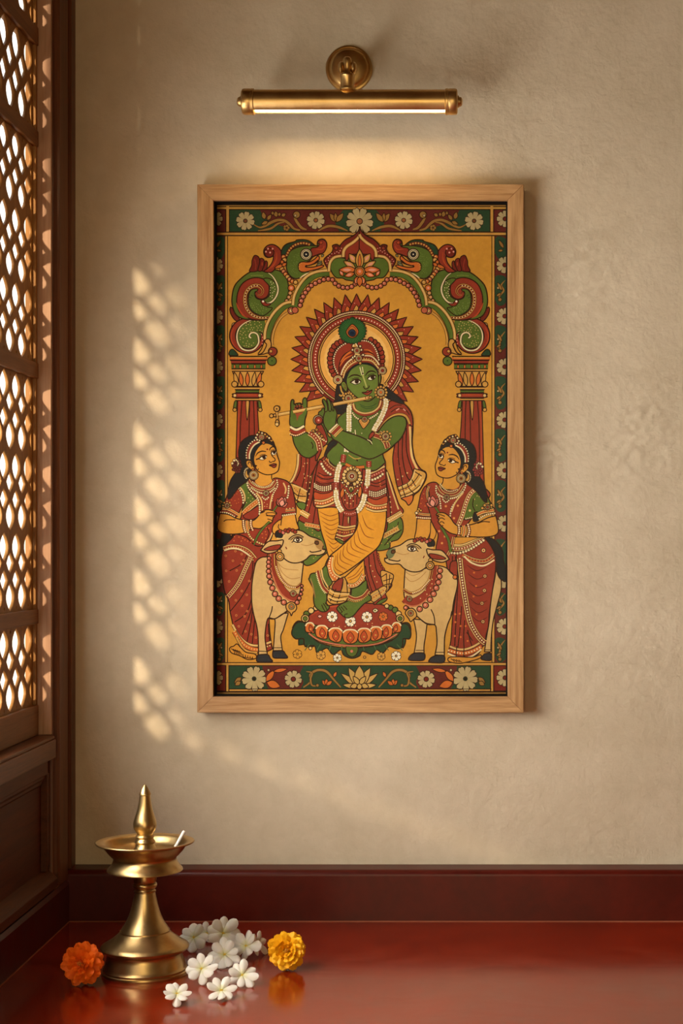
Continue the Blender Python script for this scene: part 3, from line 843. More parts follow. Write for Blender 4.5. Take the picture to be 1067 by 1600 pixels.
def right_shawl():
    F(530, 620, 8.208)
    fill([860, 260, 860, 260, 930, 260, 945, 400, 935, 600, 970, 800, 1040, 920, 1110, 970, 1110, 1060, 1030, 1200, 960, 1260, 940, 1330, 890, 1390, 850, 1340, 800, 1310, 790, 1280, 740, 1140, 695, 900, 690, 740, 740, 520], RED, 1.3)
    line([905, 380, 915, 560, 930, 760, 1000, 930], 3.4, LGOLD); line([935, 400, 930, 600, 960, 800], 1.0)
    for q in ([760, 560, 760, 800, 820, 1150, 880, 1260], [815, 480, 810, 760, 860, 1000, 930, 1100, 1000, 1180], [862, 400, 862, 680, 920, 900, 1000, 1060, 1060, 1100]): line(q, 1.2)
    fill([745, 1160, 745, 1160, 870, 1110, 920, 1050, 960, 920, 960, 920, 1100, 970, 1100, 1060, 1020, 1200, 900, 1270, 800, 1310, 800, 1310], GOLD, 1.2)
    for q in ([760, 1170, 870, 1120, 930, 1060, 975, 940], [780, 1240, 900, 1190, 1000, 1100, 1060, 1010], [795, 1290, 900, 1250, 1010, 1180, 1080, 1060]): line(q, 2.2, LGOLD); 
    for q in ([765, 1200, 890, 1150, 980, 1060, 1030, 980], [790, 1270, 920, 1220, 1040, 1130]): line(q, .9)
    for q in ([800, 1130, 850, 1290], [870, 1110, 900, 1180, 960, 1240], [930, 1060, 980, 1150], [970, 960, 1060, 1020]): line(q, 1.1)
    dots([780, 1210, 880, 1170, 960, 1110], 5, 1.1, RED)
    fill([800, 1300, 880, 1275, 940, 1260, 940, 1330, 890, 1390, 850, 1340], ORG, 1.2)
    dots([750, 1060, 825, 1010, 895, 960], 9, 1.2, LGOLD); dots([720, 700, 780, 900], 12, .9, RORG)

def legs():
    # figure's right leg (straight), behind
    F(430, 640, 4.104)
    fill([265, 600, 265, 600, 400, 600, 430, 760, 430, 900, 390, 960, 345, 945, 320, 860, 290, 760], DHOTI, 1.3)
    for k in range(9):
        y = 660 + k * 30; x0 = 280 + k * 9; x1 = 410 + max(0, 2 - k) * 4
        line([x0, y - 8, (x0 + x1) / 2, y + 22, x1, y], .9, DFOLD, .3, .3)
    # central hanging pleat
    fill([405, 640, 405, 640, 525, 640, 525, 640, 520, 740, 500, 800, 440, 850, 430, 860, 395, 840, 385, 820, 410, 740], RED, 1.3)
    for q in ([440, 660, 430, 760, 425, 840], [480, 660, 480, 800]): line(q, 1.1)
    for q, c in (([402, 745, 450, 755, 515, 745], LGOLD), ([398, 762, 450, 772, 512, 760], GOLD), ([392, 800, 440, 812, 500, 795], LGOLD), ([388, 820, 435, 838], LGOLD)): line(q, 3.4, INK); line(q, 2.2, c)
    dots([400, 782, 450, 790, 505, 778], 3.6, 1.1, GOLD)
    fill([390, 826, 420, 835, 440, 850, 430, 862, 400, 845], GRN, 1); fill([465, 690, 475, 690, 472, 730, 466, 730], LGOLD, .7)
    F(480, 800, 6.669)
    # cloth hanging between the ankles and to the right
    fill([250, 740, 330, 700, 400, 680, 440, 760, 450, 830, 400, 930, 310, 960, 240, 950, 205, 900, 220, 830], GOLD, 1.2)
    fill([290, 730, 370, 690, 350, 820, 260, 800], RED, 1)
    for q in ([375, 700, 350, 830, 310, 950], [300, 800, 240, 930], [410, 720, 420, 860]): line(q, 1.1)
    for q in ([235, 790, 300, 830, 440, 840], [220, 850, 300, 890, 420, 880], [225, 900, 290, 930, 390, 925]): line(q, 1.0); 
    for q in ([230, 815, 300, 850, 440, 855], [215, 880, 300, 915, 400, 905]): line(q, 1.6, LGOLD)
    fill([590, 480, 590, 480, 700, 400, 720, 400, 740, 480, 780, 560, 820, 620, 890, 650, 895, 690, 880, 740, 880, 770, 850, 810, 815, 850, 830, 900, 780, 930, 700, 965, 690, 920, 640, 800, 600, 640], RED, 1.3)
    for q in ([640, 460, 660, 640, 740, 860, 780, 900], [690, 430, 720, 600, 780, 700, 830, 800], [605, 560, 640, 720, 700, 900]): line(q, 1.1)
    fill([765, 620, 800, 610, 890, 650, 895, 690, 875, 745, 850, 800, 820, 830, 790, 760, 770, 690], GOLD, 1.1)
    for q in ([770, 680, 830, 640], [790, 720, 885, 690], [800, 760, 875, 745], [825, 640, 830, 800], [860, 650, 850, 790]): line(q, 1)
    fill([655, 860, 740, 800, 800, 770, 830, 800, 780, 870, 690, 940], GOLD, 1.1)
    for q in ([660, 880, 745, 830, 815, 790], [690, 925, 760, 880, 815, 830]): line(q, 1.7, LGOLD); line(q, .5)
    for q in ([735, 800, 775, 890], ): line(q, 1.1)
    dots([670, 905, 750, 850, 815, 800], 4.5, 1, RED); fill([720, 960, 760, 920, 830, 895, 820, 925, 770, 955], GRN, 1.1)
    dots([735, 440, 745, 500, 770, 560, 800, 600], 4.2, 1.6, RED, .8); dots([660, 560, 690, 640, 730, 740], 9, 1, LGOLD)
    # back shin of the standing leg, cuff, foot
    fill([390, 680, 390, 680, 480, 600, 590, 500, 590, 500, 600, 620, 600, 720, 540, 780, 450, 800, 450, 800, 420, 740], DHOTI, 1.2)
    for q in ([420, 690, 500, 650, 570, 560], [440, 710, 520, 670, 585, 590]): line(q, .9, DFOLD)
    band([425, 765, 490, 765, 550, 720, 590, 650], 6, ORG, .9, LGOLD, 1.2, CRM, 1.0, 4.2)
    fill([460, 800, 460, 800, 540, 770, 615, 710, 625, 800, 640, 860, 665, 880, 660, 920, 600, 950, 540, 1010, 480, 1080, 420, 1105, 380, 1090, 320, 1030, 310, 1000, 350, 960, 430, 920, 455, 860], GRN, 1.3)
    for q in ([330, 990, 350, 1020, 365, 1045], [350, 985, 372, 1010, 385, 1030], [375, 975, 400, 1000, 415, 1020], [345, 1055, 370, 1035], [395, 1095, 390, 1070, 420, 1060]): line(q, .9)
    band([430, 880, 500, 905, 580, 880, 640, 815], 5.6, RED, .9, LGOLD, 1.1); dots([430, 915, 500, 935, 570, 912, 630, 860], 3, 1.1, GOLD, .5)
    # crossing leg: thigh and shin in ochre folds
    F(430, 640, 4.104)
    fill([520, 640, 520, 640, 600, 590, 710, 600, 710, 600, 712, 700, 695, 800, 660, 880, 590, 940, 500, 1010, 420, 1060, 360, 1067, 320, 1040, 320, 1000, 350, 940, 420, 880, 500, 800, 530, 730], DHOTI, 1.4)
    F(480, 800, 6.669)
    for k, q in enumerate(([540, 100, 600, 240, 700, 275], [520, 180, 560, 320, 690, 385], [490, 230, 510, 350, 650, 420], [455, 280, 470, 380, 600, 440], [420, 320, 425, 420, 560, 480], [385, 350, 380, 460, 510, 530], [350, 390, 350, 500, 470, 560], [320, 420, 320, 540, 430, 610], [300, 450, 290, 580, 390, 640], [570, 30, 620, 150, 700, 190])): line(q, .95, DFOLD, .4, .3)
    fill([200, 560, 200, 560, 220, 500, 250, 460, 270, 470, 262, 560, 290, 630, 340, 670, 340, 670, 300, 720, 240, 700], ORG, 1.2)
    dots([240, 480, 228, 560, 250, 640, 310, 690], 4, 1.25, CRM); line([268, 470, 258, 560, 285, 640, 350, 680], 1.8, LGOLD); line([208, 560, 228, 660, 270, 715], 1.6, LGOLD)
    fill([160, 590, 160, 590, 200, 560, 225, 660, 260, 740, 200, 780, 160, 690], GRN, 1.2)
    fill([20, 690, 20, 690, 40, 645, 100, 640, 110, 700, 160, 800, 200, 850, 205, 900, 200, 950, 230, 985, 215, 1020, 180, 1040, 130, 1030, 80, 980, 65, 900, 70, 820, 40, 750, 15, 700], GRN, 1.3)
    for q in ([150, 965, 165, 1000, 185, 1035], [165, 950, 190, 985, 205, 1020], [185, 945, 215, 980]): line(q, 1)
    line([35, 690, 60, 780, 85, 900], 1.6, C(150, 110, 60), .2, .2)
    band([110, 610, 130, 690, 165, 780, 215, 835], 6, RED, .9, LGOLD, 1.2); dots([95, 640, 115, 720, 150, 800, 190, 850], 2.8, .95, CRM)
    line([150, 600, 165, 690, 215, 780], 2, LGOLD)

def lotus_seat():
    F(430, 830, 4.104)
    for x, y, x2, y2, w in ((200, 600, 120, 680, 16), (190, 590, 110, 620, 14), (220, 650, 150, 730, 16), (800, 600, 860, 680, 16), (810, 590, 870, 640, 14), (790, 650, 820, 750, 16), (270, 690, 190, 740, 14), (740, 690, 800, 745, 14)): leaf((x, y), (x2, y2), w, DGRN, 1.2)
    fill([105, 650, 135, 590, 190, 590, 240, 680, 300, 720, 420, 745, 560, 745, 700, 720, 770, 680, 810, 600, 850, 600, 870, 650, 860, 690, 820, 690, 815, 740, 780, 755, 730, 740, 690, 780, 650, 760, 620, 790, 560, 770, 540, 800, 490, 815, 440, 795, 420, 760, 370, 790, 330, 750, 270, 780, 250, 735, 190, 735, 180, 690, 130, 690], DGRN, 1.4)
    for x in (220, 290, 360, 430, 560, 630, 700, 780): line([x, 725, x - (480 - x) * .12, 765], 1, C(70, 96, 52))
    fill([455, 740, 490, 720, 530, 745, 520, 790, 490, 805, 460, 785], GRN, 1); disc(490, 770, 2.2, PINK)
    fill([205, 570, 240, 520, 330, 480, 500, 462, 680, 470, 770, 520, 800, 570, 760, 610, 600, 640, 420, 640, 260, 610], RED, 1.4)
    line([230, 540, 330, 490, 500, 470], 1.4, RORG, .2, .2)
    for x, y, r in ((200, 530, 4.5), (230, 510, 4.5), (262, 492, 4), (740, 490, 4), (768, 505, 4.5), (790, 530, 4.6), (715, 480, 3.6)): disc(x, y, r, GRN if int(x) % 4 < 2 else LGOLD, 1.1)
    disc(192, 560, 6, LGOLD, 1.2); disc(192, 560, 3.6, GRN, .8); disc(800, 560, 6, LGOLD, 1.2); disc(800, 560, 3.6, GRN, .8)
    for x, y, r, c in ((365, 548, 8.5, WHT), (482, 577, 8.5, WHT), (588, 550, 8.5, WHT), (692, 548, 7, ORG)): flower(x, y, r, 7, c, GOLD, .9, .3, .24)
    fill([625, 510, 640, 495, 660, 508, 640, 522], CRM, .9); disc(640, 508, 1.6, GRN); fill([272, 545, 285, 537, 300, 546, 285, 556], LPINK, .8)
    scatter([300, 580, 700, 580, 640, 610, 400, 620], 9, .9, LGOLD, 6)
    # petals of the seat
    fill([190, 580, 190, 580, 250, 600, 480, 640, 740, 605, 810, 580, 810, 580, 800, 640, 760, 690, 640, 725, 480, 735, 330, 720, 240, 680, 205, 640], GRN, 1.3)
    for x, w, y0, y1, ln in ((222, 11, 586, 655, -22), (778, 11, 585, 655, 22), (298, 15, 604, 692, -16), (714, 14, 600, 690, 16), (386, 17, 620, 712, -8), (646, 15, 612, 704, 12), (570, 17, 622, 716, 6), (482, 19, 630, 722, 0)):
        fill([x - w * 2.7, y0 + 22, x - w * 1.6, y0 + 4, x, y0, x + w * 1.6, y0 + 4, x + w * 2.7, y0 + 22, x + w * 2.3, (y0 + y1) / 2 + 24, x + w * 1.2 - ln, y1 - 4, x - ln, y1, x - w * 1.2 - ln, y1 - 4, x - w * 2.3, (y0 + y1) / 2 + 24], ORG, 1.2)
        line([x - w * 2.6, y0 + 22, x - w * 1.5, y0 + 5, x, y0 + 1, x + w * 1.5, y0 + 5, x + w * 2.6, y0 + 22], 1.5, CRM)
        leaf((x - ln * .6, y1 - 6), (x, y0 + 14), w * .62, RORG, .7); disc(x - ln * .2, (y0 + y1) / 2 + 8, 1.5, GOLD)
    line([215, 655, 300, 705, 480, 735, 660, 720, 780, 660], 3.6, INK); line([215, 655, 300, 705, 480, 735, 660, 720, 780, 660], 2.2, C(190, 110, 76))
    # small blossoms on the ground
    for x, y, r, c in ((142, 788, 7, OCH), (293, 795, 7, GOLD), (398, 812, 6.6, WHT), (680, 802, 6, GOLD), (775, 800, 7.6, WHT)): flower(x, y, r, 6, c, GOLD, .8, .4, .22)
    disc(225, 750, 2.6, LGOLD, .9); disc(573, 808, 2, GOLD, .7)

def torso():
    F(430, 640, 4.104)
    # dark hair falling behind shoulders
    F(420, 600, 7.621)
    fill([820, 0, 900, 60, 920, 200, 920, 330, 850, 360, 800, 330, 790, 150], HAIR, 1)
    fill([700, 740, 730, 690, 800, 660, 830, 700, 770, 780, 700, 850, 660, 850], HAIR, 1.1)
    # upper arm of the raised (figure's right) arm + red shawl strip behind
    fill([590, 360, 620, 320, 660, 300, 700, 600, 770, 640, 720, 700, 690, 720, 640, 640, 600, 560], GRN, 1.2)
    fill([585, 480, 640, 500, 700, 660, 680, 720, 640, 760, 600, 860, 560, 915, 560, 820, 580, 700, 560, 560], RED, 1.2)
    disc(590, 430, 7.8, CRM, 1.2); disc(592, 432, 6, RED, 1); disc(592, 432, 1.6, LPINK)
    # torso
    F(430, 640, 4.104)
    fill([400, 60, 470, 0, 520, -30, 620, -30, 690, 10, 740, 20, 740, 110, 700, 240, 690, 290, 705, 340, 690, 370, 620, 400, 540, 385, 440, 375, 380, 360, 340, 320, 330, 290, 360, 250, 400, 210, 410, 130], GRN, 1.3)
    line([520, 320, 530, 330], 1.6); line([470, 290, 510, 315, 550, 310], .9, GOLD)
    line([512, 130, 516, 170], 1, CRM); disc(500, 150, .7, CRM); disc(555, 152, .8, CRM)
    # neck
    F(515, 530, 8.892)
    fill([330, 860, 330, 860, 660, 790, 690, 860, 690, 930, 620, 980, 500, 1000, 390, 980, 340, 930], GRN, 0)
    for q in ([420, 905, 500, 940, 600, 925, 650, 890], [430, 930, 510, 965, 610, 950]): line(q, .8, C(52, 76, 30))
    # necklace
    F(530, 620, 8.208)
    nk = [180, 100, 200, 170, 270, 215, 350, 225, 440, 200, 510, 140, 535, 60]
    line(nk, 6.2, INK); line(nk, 5, RED); line([p - (0 if i % 2 == 0 else 14) for i, p in enumerate(nk)], 1.6, LGOLD); 
    dots([172, 210, 210, 262, 260, 290, 330, 310, 400, 275, 460, 240, 500, 205], 3.1, 1.35, CRM, .5)
    fill([250, 300, 325, 270, 390, 300, 360, 360, 312, 410, 275, 365], GOLD, 1); gem(325, 288, 4.4); dots([270, 320, 300, 370, 312, 395, 345, 350, 375, 310], 3, .9, ORG)
    # shawl over the figure's left shoulder
    fill([640, 60, 640, 60, 720, 50, 840, 100, 920, 200, 945, 330, 935, 380, 890, 340, 860, 270, 780, 240, 690, 260, 600, 320, 500, 440, 400, 540, 380, 520, 430, 430, 560, 260, 610, 160], RED, 1.3)
    line([510, 430, 600, 310, 690, 245, 780, 225, 860, 255, 905, 350], 4.6, INK); line([510, 430, 600, 310, 690, 245, 780, 225, 860, 255, 905, 350], 3.2, GOLD)
    for q in ([660, 200, 740, 150, 840, 160, 900, 230], [640, 160, 720, 110, 800, 110]): line(q, .9)
    for q in ([730, 175, 770, 150], [820, 155, 850, 180]): line(q, 1.2, LPINK)
    # flower garland
    garland([128, 100, 125, 200, 125, 300, 125, 440]); garland([590, 10, 600, 90, 570, 190, 520, 300, 460, 400, 440, 440])
    fill([378, 520, 400, 470, 440, 450, 450, 480, 400, 545], RED, 1)
def skirt():
    F(450, 680, 8.892)
    fill([440, 330, 440, 330, 520, 380, 640, 470, 800, 420, 920, 440, 1060, 430, 1060, 430, 1060, 940, 1060, 940, 900, 1067, 640, 1000, 400, 1010, 350, 900, 370, 640, 400, 450], RED, 1.3)
    F(430, 640, 4.104)
    fill([560, 380, 560, 380, 640, 390, 705, 340, 705, 340, 712, 480, 715, 590, 715, 590, 640, 600, 560, 560], RED, 1.3)
    # hip scarf bands (left thigh)
    F(450, 680, 8.892)
    for q in ([400, 560, 470, 600, 560, 610, 640, 590], [390, 640, 480, 680, 640, 650], [420, 520, 500, 560, 620, 560]): line(q, 1.0, INK)
    for q in ([410, 590, 450, 630, 540, 640], [430, 540, 500, 590]): line(q, 1.8, RORG, .2, .2)
    band([540, 330, 560, 400, 640, 470, 650, 475], 5, ORG, .9, LGOLD, 1); band([500, 360, 560, 430, 640, 490], 5.6, RED, .9, None, 1, LGOLD, 1, 4)
    dots([465, 400, 490, 450, 520, 490, 560, 525, 610, 555], 4.3, 1.9, CRM, .7)
    band([365, 690, 430, 730, 520, 740, 620, 710], 8.5, DRED, .9); 
    for dy in (-22, 2, 26): dots([370, 695 + dy, 430, 732 + dy, 520, 742 + dy, 615, 715 + dy], 3.3, 1.15, CRM, .4)
    fill([365, 790, 460, 810, 560, 800, 625, 770, 625, 850, 560, 890, 460, 910, 370, 895], RORG, 1)
    band([370, 905, 460, 915, 560, 890, 630, 850], 2.4, LGOLD, .8); band([380, 940, 470, 950, 560, 925, 635, 885], 4, ORG, .8, None, 1, CRM, 1, 4); band([390, 985, 470, 990, 570, 965, 640, 930], 2.6, LGOLD, .8)
    # right hip
    F(530, 620, 8.208)
    band([400, 985, 480, 960, 540, 920, 580, 890], 3, LGOLD, .8); band([420, 1015, 500, 980, 580, 935], 5.5, RED, .8, None, 1, LPINK, 1.1, 4)
    dots([425, 1065, 480, 1045, 530, 1015, 580, 970], 4.6, 1.9, CRM, .7)
    for q in ([400, 1130, 500, 1150, 600, 1110], [400, 1090, 480, 1110, 590, 1060]): line(q, 1)
    dots([520, 1080, 530, 1150], 4, 1, ORG)
    band([385, 1235, 480, 1250, 605, 1195], 8, DRED, .9)
    for dy in (-22, 2, 26): dots([390, 1235 + dy, 480, 1250 + dy, 605, 1197 + dy], 3.3, 1.15, CRM, .4)
    fill([365, 1290, 480, 1320, 610, 1270, 612, 1370, 500, 1400, 380, 1360], RORG, 1)
    band([345, 1345, 440, 1395, 540, 1395, 612, 1372], 2.2, LGOLD, .8); band([340, 1385, 440, 1425, 530, 1425, 612, 1405], 4, ORG, .8, None, 1, CRM, 1, 4); band([345, 1430, 440, 1465, 530, 1465, 608, 1450], 2.6, LGOLD, .8)
    # centre panel with belt jewel
    F(450, 680, 8.892)
    fill([720, 640, 720, 640, 1060, 640, 1060, 640, 1020, 860, 960, 1000, 840, 1040, 770, 960, 730, 800], RED, 1.1)
    for q in ([790, 800, 790, 960], [850, 860, 850, 1010], [910, 860, 905, 1000], [960, 800, 955, 960]): line(q, 1)
    for a, b in (((740, 880), (770, 720)), ((985, 880), (1010, 700))): leaf(a, b, 6, ORG, .9)
    dots([790, 900, 850, 960, 910, 910], 6, 1, LGOLD)
    band([800, 400, 860, 430, 930, 450, 1060, 440], 4, ORG, .8, None, 1)
    gem(888, 570, 8.8, RED, 15, LGOLD)
    disc(888, 570, 9.4, GOLD, 1); disc(888, 570, 7.6, LGOLD, .8); disc(888, 570, 5.6, CRM, .8); disc(888, 570, 3.6, RED, .8); disc(888, 570, 1, WHT)
    leaf((905, 470), (915, 425), 5, GOLD, .9)
    for k in range(11):
        a = PI * (.08 + .84 * k / 10)
        disc(888 + 150 * math.cos(a), 590 + 140 * math.sin(a), 1.7, CRM if k % 2 else GOLD, .7)
    for k in range(9):
        a = PI * (.12 + .76 * k / 8)
        disc(880 + 95 * math.cos(a), 730 + 100 * math.sin(a), 1.7, GOLD if k % 2 else CRM, .7)
    leaf((875, 800), (880, 690), 8, LGOLD, 1); leaf((875, 800), (878, 730), 4, GRN, .8); gem(878, 690, 2.6)
    for x, y in ((865, 850), (845, 845), (890, 845), (868, 875)): disc(x, y, 1.6, CRM, .6)
    # long garland
    F(430, 640, 4.104)
    garland([460, 225, 455, 270]); block([440, 290, 432, 340], RED)
    garland([415, 350, 400, 400, 392, 460]); block([390, 475, 388, 505], RED); garland([390, 515, 392, 570, 408, 620, 430, 655]); block([445, 663, 480, 670, 515, 660], RED)
    garland([530, 650, 560, 600, 575, 540]); block([580, 520, 582, 498], RED); garland([588, 490, 594, 430, 597, 380]); block([600, 368, 600, 330], RED)
def arms():
    # figure's left arm across the chest
    F(530, 620, 8.208)
    fill([-120, 430, -120, 430, 20, 430, 130, 465, 260, 510, 340, 545, 400, 570, 420, 560, 400, 540, 480, 470, 580, 340, 680, 265, 780, 245, 850, 280, 860, 370, 800, 520, 700, 620, 620, 690, 520, 750, 430, 790, 360, 795, 240, 750, 120, 690, 0, 590, -90, 530], GRN, 1.4)
    line([340, 550, 385, 575, 415, 615], 1.2); line([355, 548, 400, 570, 425, 610], .8, CRM, .2, .2)
    band([450, 490, 530, 520, 590, 580, 620, 660], 8, RED, .9, LGOLD, 1.2)
    band([520, 455, 560, 480], 5, RED, .8, LGOLD, 1); band([610, 560, 640, 640], 5, RED, .8, LGOLD, 1)
    gem(595, 510, 5.6, C(120, 60, 40), 10, GOLD)
    # wrist band and hand on the flute
    F(420, 600, 7.621)
    fill([655, 480, 650, 400, 670, 320, 665, 270, 640, 220, 640, 190, 660, 185, 700, 240, 690, 200, 695, 175, 720, 185, 760, 260, 790, 290, 810, 350, 800, 440, 800, 480, 820, 500, 740, 590, 700, 560], GRN, 1.3)
    line([720, 575, 820, 480], 5.6, INK); line([722, 574, 822, 482], 4, CRM); band([755, 600, 850, 505], 7.5, RED, .9, LGOLD, 1.2); line([785, 630, 880, 535], 3.4, INK); line([785, 630, 880, 535], 2.2, GOLD)
    # raised arm
    fill([280, 600, 280, 600, 430, 580, 470, 590, 530, 660, 580, 760, 575, 820, 510, 870, 460, 880, 390, 850, 330, 770, 295, 690], GRN, 1.4)
    line([505, 690, 525, 730, 520, 770], 1.1)
    band([480, 580, 540, 620, 590, 690, 610, 790], 9, RED, .9, LGOLD, 1.3, CRM, 1, 4.5)
    for x, y in ((530, 560), (570, 545), (600, 590), (630, 620), (650, 660)): disc(x, y, 2.4, GOLD, .9); disc(x, y, 1, RED)
    dots([560, 590, 620, 650, 690, 690], 3.4, 1, CRM)
    fill([250, 480, 250, 400, 260, 320, 260, 230, 275, 188, 298, 195, 300, 240, 310, 240, 330, 232, 375, 228, 400, 245, 405, 190, 425, 165, 450, 180, 455, 260, 450, 350, 430, 430, 420, 500, 350, 520, 280, 515], GRN, 1.3)
    fill([305, 275, 340, 250, 400, 260, 415, 300, 400, 350, 360, 380, 335, 440, 330, 390, 310, 340], C(150, 70, 40), 0)
    for q in ([300, 240, 320, 250, 325, 285, 345, 300], [335, 232, 350, 260, 350, 300, 375, 300], [375, 230, 385, 260, 385, 300, 410, 290], [310, 280, 340, 285, 400, 270]): line(q, 1)
    for q in ([255, 510, 330, 545, 420, 500], [250, 545, 330, 575, 430, 540], [255, 590, 330, 610, 440, 560]): line(q, 5.4, INK)
    line([255, 510, 330, 545, 420, 500], 3.2, CRM); line([252, 550, 330, 578, 435, 540], 4.4, RED); line([255, 590, 330, 610, 440, 560], 2, ORG); dots([255, 594, 330, 614, 440, 564], 3, 1.1, CRM)
    # flute
    line([40, 380, 640, 268], 6.0, INK, straight=True); line([40, 380, 640, 268], 4.6, GOLD, straight=True); line([40, 376, 640, 264], 1.4, LGOLD, straight=True)
    line([770, 245, 1210, 160], 6.0, INK, straight=True); line([770, 245, 1210, 160], 4.6, GOLD, straight=True); line([770, 241, 1210, 156], 1.4, LGOLD, straight=True)
    for x in (1150, 1180): line([x, 155, x + 6, 182], 1.0, RED)
    disc(1212, 160, 2.3, GOLD, .8)
    disc(32, 380, 3.2, GOLD, 1.1); disc(75, 374, 2.4, GOLD, .9); line([95, 300, 100, 490], 4.4, INK); line([95, 300, 100, 490], 3, GOLD); disc(95, 295, 4.6, GOLD, 1.1); disc(95, 297, 1.3, INK)
    leaf((100, 420), (100, 510), 6, GOLD, 1); disc(98, 480, 3, LGOLD, .8); line([84, 360, 90, 400], 1)
    # fingers in front of the flute
    fill([255, 410, 255, 330, 285, 320, 298, 395], GRN, 0); line([253, 400, 255, 320], 1.2)
    fill([420, 330, 445, 290, 455, 300, 445, 360, 420, 400], GRN, 0)
    for q in ([640, 190, 660, 185, 690, 230, 700, 310, 670, 330, 665, 270], [690, 180, 715, 185, 745, 250, 740, 320, 715, 320, 705, 240], [730, 200, 760, 250, 775, 300, 760, 320]): fill(q, GRN, 1)
    line([245, 305, 262, 345], .1)
def head():
    F(515, 530, 8.892)
    # hair masses
    fill([110, 600, 230, 560, 260, 760, 230, 960, 140, 1000, 80, 960, 60, 870, 120, 800], HAIR, 1)
    fill([690, 640, 760, 640, 860, 720, 980, 820, 1030, 880, 1000, 900, 860, 850, 760, 800, 700, 760], HAIR, 1.1)
    # outer beads of the crown
    crown = [60, 490, 25, 420, 8, 320, 10, 230, 40, 140, 90, 75, 170, 30, 260, 10]
    for p, an in along(crown, 6.6):
        s = (K_.fx, K_.fy, K_.fs, K_.mx); K_.fx = K_.fy = 0; K_.fs = 1; K_.mx = None
        disc(p[0], p[1], 4.4, RED, 1.1); disc(p[0] + 1, p[1] - 1, .8, RORG); K_.fx, K_.fy, K_.fs, K_.mx = s
    crown2 = [720, 360, 730, 290, 725, 220, 705, 150, 670, 90, 620, 40, 560, 5]
    for p, an in along(crown2, 6.6):
        s = (K_.fx, K_.fy, K_.fs, K_.mx); K_.fx = K_.fy = 0; K_.fs = 1; K_.mx = None
        disc(p[0], p[1], 4.4, RED, 1.1); disc(p[0] + 1, p[1] - 1, .8, RORG); K_.fx, K_.fy, K_.fs, K_.mx = s
    fill([110, 500, 60, 400, 50, 270, 90, 150, 180, 70, 300, 20, 450, 0, 560, 30, 640, 100, 690, 220, 700, 370, 660, 420, 400, 350, 180, 560, 140, 540], RED, 1.2)
    dots([110, 470, 65, 370, 60, 260, 100, 160, 170, 90, 260, 45], 3.4, 1.2, CRM, .4); dots([450, 20, 540, 35, 610, 90, 660, 190, 685, 290], 3.4, 1.2, CRM, .4)
    fill([130, 440, 140, 330, 190, 230, 280, 170, 400, 140, 520, 160, 610, 220, 670, 310, 600, 260, 480, 235, 380, 270, 260, 330, 170, 470], DRED, 1.1)
    for q in ([150, 320, 220, 230, 310, 180], [160, 300, 230, 220, 300, 165], [470, 150, 540, 155, 600, 190], [140, 380, 210, 280, 320, 220], [480, 200, 570, 210, 630, 250]): line(q, 1.6, ORG, .3, .3); 
    # head band
    line([170, 530, 190, 440, 260, 340, 370, 270, 480, 255, 580, 270, 660, 340, 690, 390], 10, INK); line([170, 530, 190, 440, 260, 340, 370, 270, 480, 255, 580, 270, 660, 340, 690, 390], 8.6, DRED)
    line([158, 500, 190, 410, 260, 315, 370, 245, 480, 230, 580, 240, 650, 300, 690, 360], 1.4, CRM); line([190, 545, 215, 450, 280, 365, 380, 305, 480, 290, 580, 305, 650, 370, 690, 420], 2, LGOLD)
    dots([175, 490, 215, 400, 290, 325, 370, 285, 480, 270, 580, 285, 660, 350], 3.8, 1.2, GOLD)
    # face
    fill([200, 590, 210, 520, 270, 430, 350, 365, 440, 335, 540, 335, 610, 370, 655, 420, 675, 500, 680, 600, 675, 700, 655, 770, 600, 830, 540, 862, 460, 850, 380, 810, 310, 750, 260, 690, 235, 640], GRN2, 1.3)
    fill([205, 600, 205, 530, 270, 430, 360, 360, 440, 335, 440, 350, 370, 380, 300, 430, 260, 500, 240, 570, 245, 660, 225, 640], HAIR, 0)
    fill([440, 335, 540, 333, 610, 368, 655, 420, 675, 500, 650, 440, 600, 390, 530, 360, 450, 350], HAIR, 0)
    fill([160, 640, 170, 600, 205, 590, 240, 640, 245, 700, 225, 730, 190, 690], GRN2, 1.2); line([185, 620, 215, 640, 220, 690, 200, 660], .9, C(110, 80, 30))
    fill([680, 520, 700, 495, 715, 520, 705, 600, 690, 640, 682, 600], GRN2, 1.1)
    # brows, eyes
    line([255, 545, 310, 505, 380, 500, 450, 530], 1.6, INK, .3, .5); line([495, 510, 540, 455, 600, 445, 650, 470], 1.6, INK, .5, .3)
    fill([290, 600, 340, 565, 390, 560, 435, 590, 400, 620, 350, 630], WHT, 0); fill([525, 555, 560, 520, 610, 505, 645, 520, 615, 555, 570, 570], WHT, 0)
    disc(378, 590, 3.4, C(60, 34, 16)); disc(596, 532, 3.2, C(60, 34, 16)); disc(378, 590, 1.7, INK); disc(596, 532, 1.6, INK)
    line([285, 605, 340, 567, 392, 560, 438, 590], 1.5, INK); line([300, 605, 350, 630, 400, 620, 435, 595], .8); line([522, 555, 560, 518, 612, 504, 648, 520], 1.5, INK); line([530, 560, 570, 572, 615, 556, 640, 528], .8)
    line([310, 560, 350, 542, 410, 542], .7); line([530, 510, 570, 490, 620, 485], .7)
    # tilak
    line([420, 390, 450, 500], 1.0, CRM); line([455, 385, 470, 500], 1.0, CRM); line([460, 500, 490, 590, 515, 670], 1.7, C(170, 170, 90)); disc(460, 478, 1.4, INK)
    # nose, mouth
    line([470, 660, 490, 690, 520, 690, 545, 670, 548, 645], 1.1); line([480, 670, 470, 650], .8)
    fill([450, 742, 500, 735, 530, 712, 550, 718, 590, 705, 575, 745, 530, 778, 490, 768], C(160, 58, 40), .8); line([445, 742, 520, 745, 595, 705], 1.0)
    line([480, 805, 540, 815, 580, 800], .7)
